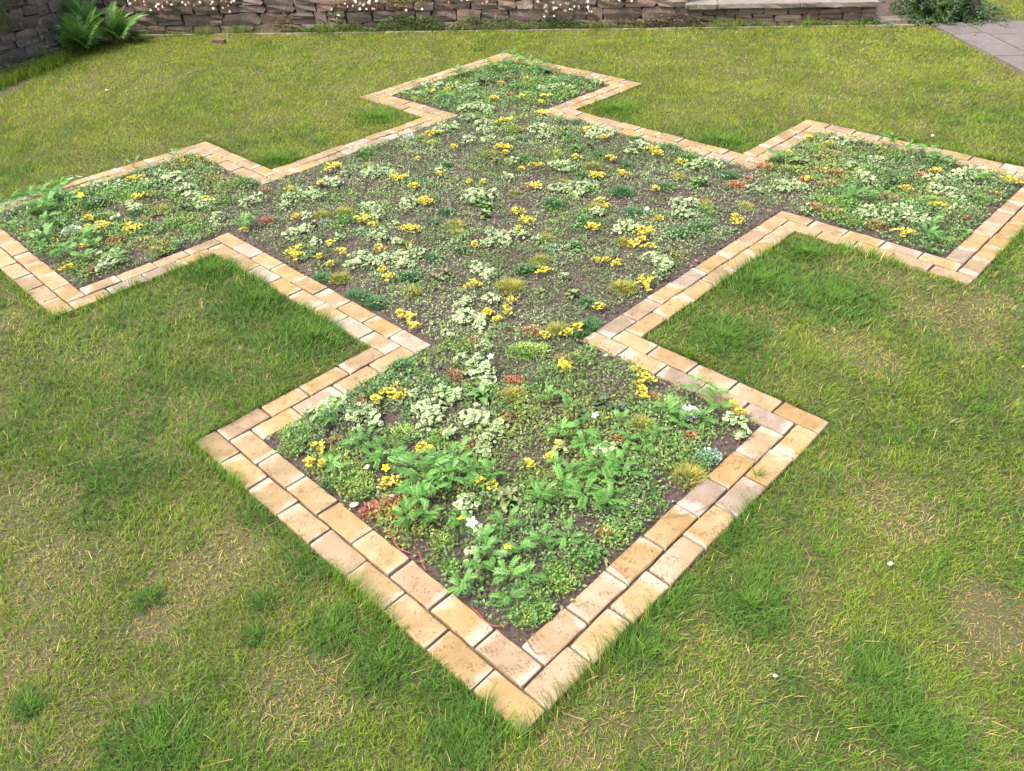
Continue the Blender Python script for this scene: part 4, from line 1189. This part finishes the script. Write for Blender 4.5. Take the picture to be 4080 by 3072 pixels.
runner([t9(40, 190, .004), t9(80, 250, .006), t9(120, 295, .010), t9(170, 325, .006)], 'red runner stem along the inner left bricks beside bare soil')
runner([t9(205, 310, .004), t9(225, 360, .006), t9(255, 400, .004)], 'short red runner stem on bare soil left of near square')
runner([t9(480, 600, .007), t9(540, 660, .007), t9(600, 685, .008), t9(655, 692, .006)], 'red runner stem crossing the bricks near the front tip')
runner([t9(735, 745, .004), t9(770, 790, .008), t9(810, 822, .007), t9(850, 828, .008)], 'brown runner stem curling over the front corner brick', (.16, .085, .04))
runner([t9(1115, 330, .012), t9(1160, 360, .010), t9(1220, 400, .007), t9(1250, 440, .007)], 'brown runner stem trailing over a brick on the right of near square', (.22, .10, .06))
runner([t8(800, 900, .014), t8(900, 885, .010), t8(1000, 860, .008), t8(1080, 820, .007)], 'long brown runner stem crossing two rows of bricks on the right', (.22, .13, .08))
runner([t8(1195, 455, .006), t8(1203, 490, .02), t8(1190, 540, .006)], 'red runner with stem standing beside the right corner bricks of near square')

# ------------------------------------------------------------------ ferns in the left corner
FG1 = np.array([.10, .215, .035]); FG2 = np.array([.135, .27, .05])
FERN = [frond_mesh('frond', 500+i, 17, .24, .24, .45+.1*i, 1.0, FG1*(.85+.1*i), FG2*(.85+.1*i), 4, 'tip') for i in range(4)]
def fern(x, y, nl, L, label, tilt=(.5, 1.15), azr=None):
    root = empty('fern', (x, y, -.02))
    for k in range(nl):
        a = rng.uniform(*azr) if azr else k*2.399+rng.normal(0, .2)
        l = bpy.data.objects.new('frond', FERN[rng.integers(4)]); COL.objects.link(l); l.parent = root
        s = L*rng.uniform(.75, 1.15)
        l.rotation_euler = (rng.normal(0, .25), -rng.uniform(*tilt), a); l.scale = (s, s, s)
        l.location = (rng.normal(0, .02), rng.normal(0, .02), .01)
    tag(root, label, 'fern', 'ferns in the wall corner')
fern(-4.55, 9.30, 24, .50, 'tallest bright green fern at the lawn edge in the left corner')
fern(-4.32, 9.70, 18, .50, 'fern against the long wall behind the lawn edge fern')
fern(-4.60, 9.66, 16, .60, 'upright dark fern deepest in the wall corner', (.8, 1.3))
fern(-4.22, 9.80, 6, .30, 'small low fern spreading along the lawn edge right of corner', (.15, .5), (-1.6, .3))
# ------------------------------------------------------------------ bush at the right
def sprig(mb, P, n, size, c1, c2, spread):
    P = np.asarray(P); t = rng.uniform(.08, 1, n)*(len(P)-1)
    X = np.stack([np.interp(t, np.arange(len(P)), P[:, k]) for k in range(3)], -1)+rng.normal(0, spread, (n, 3))
    b_ = rng.uniform(.6, 1.3, (n, 1))
    place(mb, T_E3, X, size*rng.uniform(.7, 1.3, n), rng.uniform(0, 6.28, n), rng.uniform(-.6, .8, n), c1*b_, c2*b_, rng.uniform(-.6, .6, n))
bush = empty('bush', (4.86, 9.42, 0))
tag(bush, 'dark green small-leaved bush spilling over the flagstone path at right', 'bush')
lv = MB(); br_ = MB()
for k in range(300):
    a = rng.uniform(0, 6.283); el = rng.uniform(.1, 1.45); L = rng.uniform(.4, .74)
    d = np.array([math.cos(a)*math.cos(el)*.92, math.sin(a)*math.cos(el)*.85, math.sin(el)*.95])
    t = np.linspace(0, 1, 7)[:, None]
    P = np.array([rng.normal(0, .06), rng.normal(0, .06), 0])+d*L*t+np.array([0, 0, -.34*L])*t**2.2+.02*np.sin(t*7+k)
    P[:, 2] = np.maximum(P[:, 2], .015)
    tubes(br_, P, np.linspace(.006, .0015, 7), (.07, .05, .035))
    for s in range(4):
        i = rng.integers(3, 7); dd = d*.5+rng.normal(0, .5, 3); dd[2] -= .15
        Q = P[i]+np.linspace(0, 1, 4)[:, None]*dd*.14; Q[:, 2] = np.maximum(Q[:, 2], .01)
        tubes(br_, Q, .0012, (.08, .06, .04))
        k_ = .55+.8*rng.random()
        sprig(lv, Q, 24, .024, np.array([.058, .115, .035])*k_, np.array([.085, .155, .05])*k_, .009)
    sprig(lv, P[2:], 40, .024, np.array([.055, .110, .034]), np.array([.08, .145, .048]), .016)
link('branches', br_.mesh('branches', MAT['stem']), bush); link('leaves', lv.mesh('leaves', MAT['leaf']), bush)

# ------------------------------------------------------------------ plants on and at the foot of the long wall
DAISY = flower_mesh('flower', 7, (.82, .78, .76), (.6, .45, .05)); DAISP = flower_mesh('flower', 7, (.70, .38, .42), (.6, .4, .1))
def wall_face_pt(px, py):
    """point where a pixel meets the face of the long wall"""
    d = _r*(px-PW/2)/FPX-_u*(py-PH/2)/FPX+_f
    # y = 9.98-.115*(x+3.4) - .02
    t = (9.98-.391-.0)/(d[1]+.115*d[0])
    return d[0]*t, d[1]*t-.015, CAM_H+d[2]*t
def hanging(px0, px1, zlo, zhi, n, nf, lab, c1, c2, size=.014, green=1.0, name='wall_daisy', cat='trailing plant', group='daisies trailing over the long wall', pink=.3):
    x0 = wall_face_pt(px0, 30)[0]; x1 = wall_face_pt(px1, 30)[0]; cx = (x0+x1)/2
    root = empty(name, (cx, wline(cx)-.02, zlo)); lv = MB(); st = MB(); spots = []
    for k in range(n):
        xx = rng.uniform(x0, x1); top = rng.uniform(zlo+.35*(zhi-zlo), zhi)
        L = rng.uniform(.3, 1.0)*(top-zlo)
        t = np.linspace(0, 1, 5)[:, None]
        out = rng.uniform(.02, .07)
        P = np.array([xx, wline(xx)-.012, top])+t*np.array([rng.normal(0, .08), -out, -L*.8])+np.array([0, -.02, .02])*np.sin(t*3.1)
        P[:, 2] = np.maximum(P[:, 2], .0)
        P = P-np.array(root.location)
        tubes(st, P, .0016, (.17, .12, .07))
        sprig(lv, P, 11, size, np.array(c1), np.array(c2), .014)
        spots.append(P[rng.integers(1, 5)]+rng.normal(0, .012, 3)+np.array([0, -.02, 0]))
    link('stems', st.mesh('stems', MAT['stem']), root); link('leaves', lv.mesh('leaves', MAT['leaf']), root)
    for k in range(min(nf, len(spots))):
        f = bpy.data.objects.new('flower', DAISP if rng.random() < pink else DAISY); COL.objects.link(f); f.parent = root
        f.location = spots[k]; s = rng.uniform(.016, .03); f.scale = (s,)*3; f.rotation_euler = (rng.uniform(.7, 1.4), rng.normal(0, .3), rng.normal(0, .3))
    tag(root, lab, cat, group)
DC1, DC2 = (.12, .125, .055), (.22, .19, .10)
hanging(540, 800, .20, .52, 120, 34, 'straggly daisy clump with white and pink flowers right of ferns', DC1, DC2)
hanging(800, 935, .22, .50, 70, 20, 'smaller straggly daisy clump left of the reddish wall stone', DC1, DC2)
hanging(1340, 1480, .14, .50, 80, 26, 'daisy clump hanging low with white flowers, middle left of long wall', DC1, DC2)
hanging(1500, 1720, .18, .48, 70, 12, 'yellowish leafy trailer high on the long wall, left of centre', (.17, .20, .045), (.26, .28, .07))
hanging(1810, 1960, .22, .46, 40, 14, 'thin sprays of tiny pink flowers at the centre of long wall', DC1, DC2, pink=.7)
hanging(2150, 2340, .07, .40, 110, 40, 'bluish green daisy clump with dense white flowers right of centre', (.07, .12, .075), (.12, .17, .10), pink=.25)
hanging(2420, 2520, .22, .36, 30, 8, 'few tiny flowers on the long wall near the low wall', DC1, DC2)
def ivy(px0, px1, zhi, n, lab, c1=(.085, .135, .032), c2=(.125, .185, .05), name='creeping_ivy', depth=.08, size=.020):
    x0 = wall_face_pt(px0, 90)[0]; x1 = wall_face_pt(px1, 90)[0]; cx = (x0+x1)/2
    root = link(name, None); lv = MB()
    root.location = (cx, wline(cx)-.04, 0)
    xx = rng.uniform(x0, x1, n); q_ = (xx-cx)/((x1-x0)/2)
    hgt = zhi*(.35+.85*fbm(xx*7, xx*0, 141))*np.sqrt(np.clip(1.05-q_**2, 0, 1))
    zz = hgt*rng.random(n)**.8; yy = wline(xx)-.012-depth*(1-zz/zhi*.7)*rng.random(n)
    b_ = rng.uniform(.55, 1.35, (n, 1))
    place(lv, T_E3, np.stack([xx, yy, zz+.004], -1)-np.array(root.location), rng.uniform(.6, 1.3, n)*size, rng.uniform(0, 6.28, n), rng.uniform(-.4, .9, n), np.array(c1)*b_, np.array(c2)*b_, rng.uniform(-.7, .7, n))
    link('leaves', lv.mesh('leaves', MAT['leaf']), root)
    st = MB()
    for k in range(14):
        xs_ = rng.uniform(x0, x1); w_ = rng.normal(0, .1)
        t = np.linspace(0, 1, 4)
        P = np.stack([xs_+w_*t, wline(xs_+w_*t)-.03+0*t, zhi*.75*t+.003], -1)-np.array(root.location); tubes(st, P, .0016, (.12, .09, .05))
    link('stems', st.mesh('stems', MAT['stem']), root)
    tag(root, lab, 'creeper', 'creepers at the foot of the long wall')
ivy(1085, 1170, .20, 520, 'small olive creeper climbing the long wall right of reddish stone', (.12, .125, .04), (.17, .165, .06))
ivy(1180, 1500, .085, 1200, 'low green creeper mat at the wall foot left of the tall creeper')
ivy(1500, 1780, .21, 2600, 'tallest dense green creeper climbing the foot of the long wall')
ivy(1780, 2100, .15, 2100, 'green creeper mat at the wall foot under the centre stones')
ivy(2080, 2330, .11, 1300, 'dark creeper mat at the wall foot below the white daisies')
ivy(2330, 2640, .10, 900, 'sparse brownish creeper at the wall foot near the low wall', (.11, .10, .045), (.16, .14, .06))
ivy(2560, 2800, .13, 1300, 'dark brown dry creeper where the long wall meets the low wall', (.09, .065, .045), (.12, .10, .06))
ivy(3390, 3505, .05, 420, 'small mossy creeper at the right end of the low wall foot')
ivy(3200, 3300, .055, 260, 'small green creeper at the middle of the low wall foot')
ivy(2950, 3060, .06, 240, 'small grassy creeper at the left of the low wall foot')
ivy(1330, 1380, .30, 160, 'narrow bright leafy trailer hanging between wall stones', (.18, .24, .05), (.25, .30, .08), depth=.04)
# moss and creepers on the left wall and at its foot
def left_pt(t):
    pts = [(-5.75, 7.3), (-4.98, 8.5), (-4.74, 9.1), (-4.66, 10.0)]
    L = [math.hypot(pts[i+1][0]-pts[i][0], pts[i+1][1]-pts[i][1]) for i in range(3)]
    s = t*sum(L)
    for i in range(3):
        if s <= L[i] or i == 2:
            k = s/L[i]; a, b_ = pts[i], pts[i+1]
            d = np.array([b_[0]-a[0], b_[1]-a[1]])/L[i]
            return np.array([a[0]+(b_[0]-a[0])*k, a[1]+(b_[1]-a[1])*k]), np.array([d[1], -d[0]])
        s -= L[i]
def left_clump(t0, t1, z0, z1, n, c1, c2, lab, name, depth=.06, size=.018, cat='creeper'):
    c, nn = left_pt((t0+t1)/2); base = np.array([c[0], c[1], z0]); lv = MB()
    tt = rng.uniform(t0, t1, n); q_ = (tt-(t0+t1)/2)/((t1-t0)/2)
    zz = z0+(z1-z0)*rng.random(n)*np.sqrt(np.clip(1.02-q_**2, 0, 1))*(.6+.6*fbm(tt*60, tt*0, 151))
    P = []
    for k in range(n):
        p_, no = left_pt(float(np.clip(tt[k], 0, 1))); P.append((*(p_+no*(.01+depth*rng.random()*(1-.6*(zz[k]-z0)/(z1-z0+1e-6)))), zz[k]))
    b_ = rng.uniform(.55, 1.3, (n, 1))
    place(lv, T_E3, np.array(P)-base, rng.uniform(.6, 1.3, n)*size, rng.uniform(0, 6.28, n), rng.uniform(-.4, .9, n), np.array(c1)*b_, np.array(c2)*b_, rng.uniform(-.7, .7, n))
    o = link(name, lv.mesh(name, MAT['leaf']), None, tuple(base)); tag(o, lab, cat)
left_clump(.45, .56, .36, .70, 2200, (.13, .19, .035), (.19, .25, .055), 'bright green moss patch on upper part of the left wall', 'wall_moss', .05, .014, 'moss')
left_clump(.53, .63, .58, .82, 900, (.12, .18, .035), (.17, .23, .05), 'smaller green moss patch high on left wall near the ferns', 'wall_moss', .04, .014, 'moss')
left_clump(.60, .65, .08, .18, 300, (.12, .19, .04), (.17, .24, .05), 'tiny green tuft low on left wall beside the ferns', 'wall_tuft', .05, .014, 'moss')
left_clump(.0, .62, -.01, .13, 5200, (.09, .15, .03), (.14, .20, .05), 'grassy green plants along the foot of the left wall', 'foot_plants', .26, .024)
# white and pink flowers among the ferns
hz = [(260, 22), (285, 40), (300, 55), (320, 30), (238, 66), (312, 70), (268, 42)]
# small terracotta block and stones on the lawn
bx_, by_, _ = ground(868, 172)
blk = link('terracotta_block', slab_mesh(.14, .06, .085, 901, MAT['coping'], 2, .004, .006)); blk.location = (bx_, by_+.05, -.012); blk.rotation_euler = (0, .05, -.1); blk.color = (.72, .5, .40, 1)
tag(blk, 'half-buried terracotta block in the grass at the wall foot', 'block')
def pebble(px, py, s, col, lab, name='pebble', z=.012):
    x, y, _ = ground(px, py, z)
    bm = bmesh.new(); bmesh.ops.create_icosphere(bm, subdivisions=2, radius=.5)
    for v in bm.verts: v.co *= random.uniform(.88, 1.1); v.co.z *= .55
    me = bpy.data.meshes.new(name); bm.to_mesh(me); bm.free()
    a = me.attributes.new('col', 'FLOAT_COLOR', 'POINT'); a.data.foreach_set('color', np.tile(np.array([*col, 1], np.float32), len(me.vertices)))
    for p_ in me.polygons: p_.use_smooth = True
    me.materials.append(MAT['debris']); o = link(name, me, None, (x, y, z)); o.scale = (s, s*.7, s*.7); o.rotation_euler = (0, 0, random.uniform(0, 3))
    tag(o, lab, 'pebble')
pebble(3548, 2245, .020, (.75, .76, .78), 'white pebble on the grass, right foreground', z=.018)
pebble(2000+525/1.265, 1350+82/1.265, .026, (.42, .38, .32), 'grey pebble in soil beside the right neck bricks')
pebble(1080+420/1.265, 1350+835/1.265, .036, (.50, .42, .34), 'buff stone on soil by left bricks of near square')
pebble(1080+485/1.265, 1350+645/1.265, .030, (.50, .44, .37), 'pale stone among green stonecrop at left of near square', z=.03)
pebble(1080+605/1.265, 1350+800/1.265, .040, (.42, .30, .24), 'pinkish stone beside red stonecrop in near square')
pebble(2680+635/1.554, 2000+1075/1.554, .014, (.8, .8, .76), 'tiny white speck of clover flower in right foreground grass', z=.02)
pebble(3880+0, 138, .05, (.16, .12, .10), 'small dark stick fragment on the flagstone path', 'bark_piece', .016)
pebble(425, 358, .03, (.8, .78, .7), 'pale petal on the lawn near the left wall', z=.02)
pebble(3716, 540, .03, (.66, .68, .72), 'pale feather bit on lawn beyond the right square', z=.02)

# ------------------------------------------------------------------ labels
WORDS = {'V': ('cream-edged variegated creeper', 'creeper', 'variegated creepers in the bed'), 'Y': ('golden yellow creeper', 'creeper', 'golden creepers in the bed'),
         'S': ('silverweed with feathery green leaves', 'silverweed', 'silverweed plants in the bed'), 'R': ('red stonecrop mat', 'stonecrop', 'red stonecrop mats'),
         'M': ('yellow-green fuzzy cushion', 'cushion plant', 'yellow-green cushions'), 'G': ('emerald green fine cushion', 'cushion plant', 'emerald cushions'),
         'E': ('green stonecrop mat', 'stonecrop', 'green stonecrop mats'), 'Eb': ('brownish olive stonecrop mat', 'stonecrop', 'brownish stonecrop mats'),
         'A_green': ('green broad-leaved rosette', 'rosette plant', 'broad-leaved rosettes'), 'A_olive': ('olive broad-leaved rosette', 'rosette plant', 'broad-leaved rosettes'),
         'A_bronze': ('bronze broad-leaved rosette', 'rosette plant', 'broad-leaved rosettes'), 'A_dark': ('dark broad-leaved rosette', 'rosette plant', 'broad-leaved rosettes'),
         'X': ('bluish stonecrop mat', 'stonecrop', 'bluish stonecrop mats'), 'W': ('silver-leaved plant', 'silver plant', 'silver-leaved plants')}
ORD = ['first', 'second', 'third', 'fourth', 'fifth', 'sixth', 'seventh', 'eighth', 'ninth', 'tenth', 'eleventh', 'twelfth']
ZN = {'near': 'near square', 'left': 'left square', 'right': 'right square', 'far': 'far square', 'central': 'central square'}
buckets = {}
for o, k, x, y, s in REG: buckets.setdefault((k, zone(x, y)), []).append((o, x, y, s))
for (k, zn), L in buckets.items():
    ph, cat, grp = WORDS[k]
    n = len(L)
    if n == 1:
        tag(L[0][0], f'only {ph} in the {ZN[zn]} of the bed', cat, grp); continue
    rows_ = max(1, math.ceil(n/7))
    L.sort(key=lambda e: e[2])
    per = math.ceil(n/rows_)
    for ri in range(rows_):
        row = sorted(L[ri*per:(ri+1)*per], key=lambda e: e[1]/max(.5, e[2]))
        for i, (o, x, y, s) in enumerate(row):
            pos = 'leftmost' if i == 0 else 'rightmost' if i == len(row)-1 else ORD[i]+' from left'
            if len(row) == 1: pos = 'alone in its row'
            where = f'in the {ZN[zn]}' if rows_ == 1 else f'in the {ZN[zn]}, {ORD[ri]} row from front'
            tag(o, f'{ph} {where}, {pos}'.replace('with feathery green leaves ', 'with feathery leaves ').replace(' from front', ''), cat, grp)
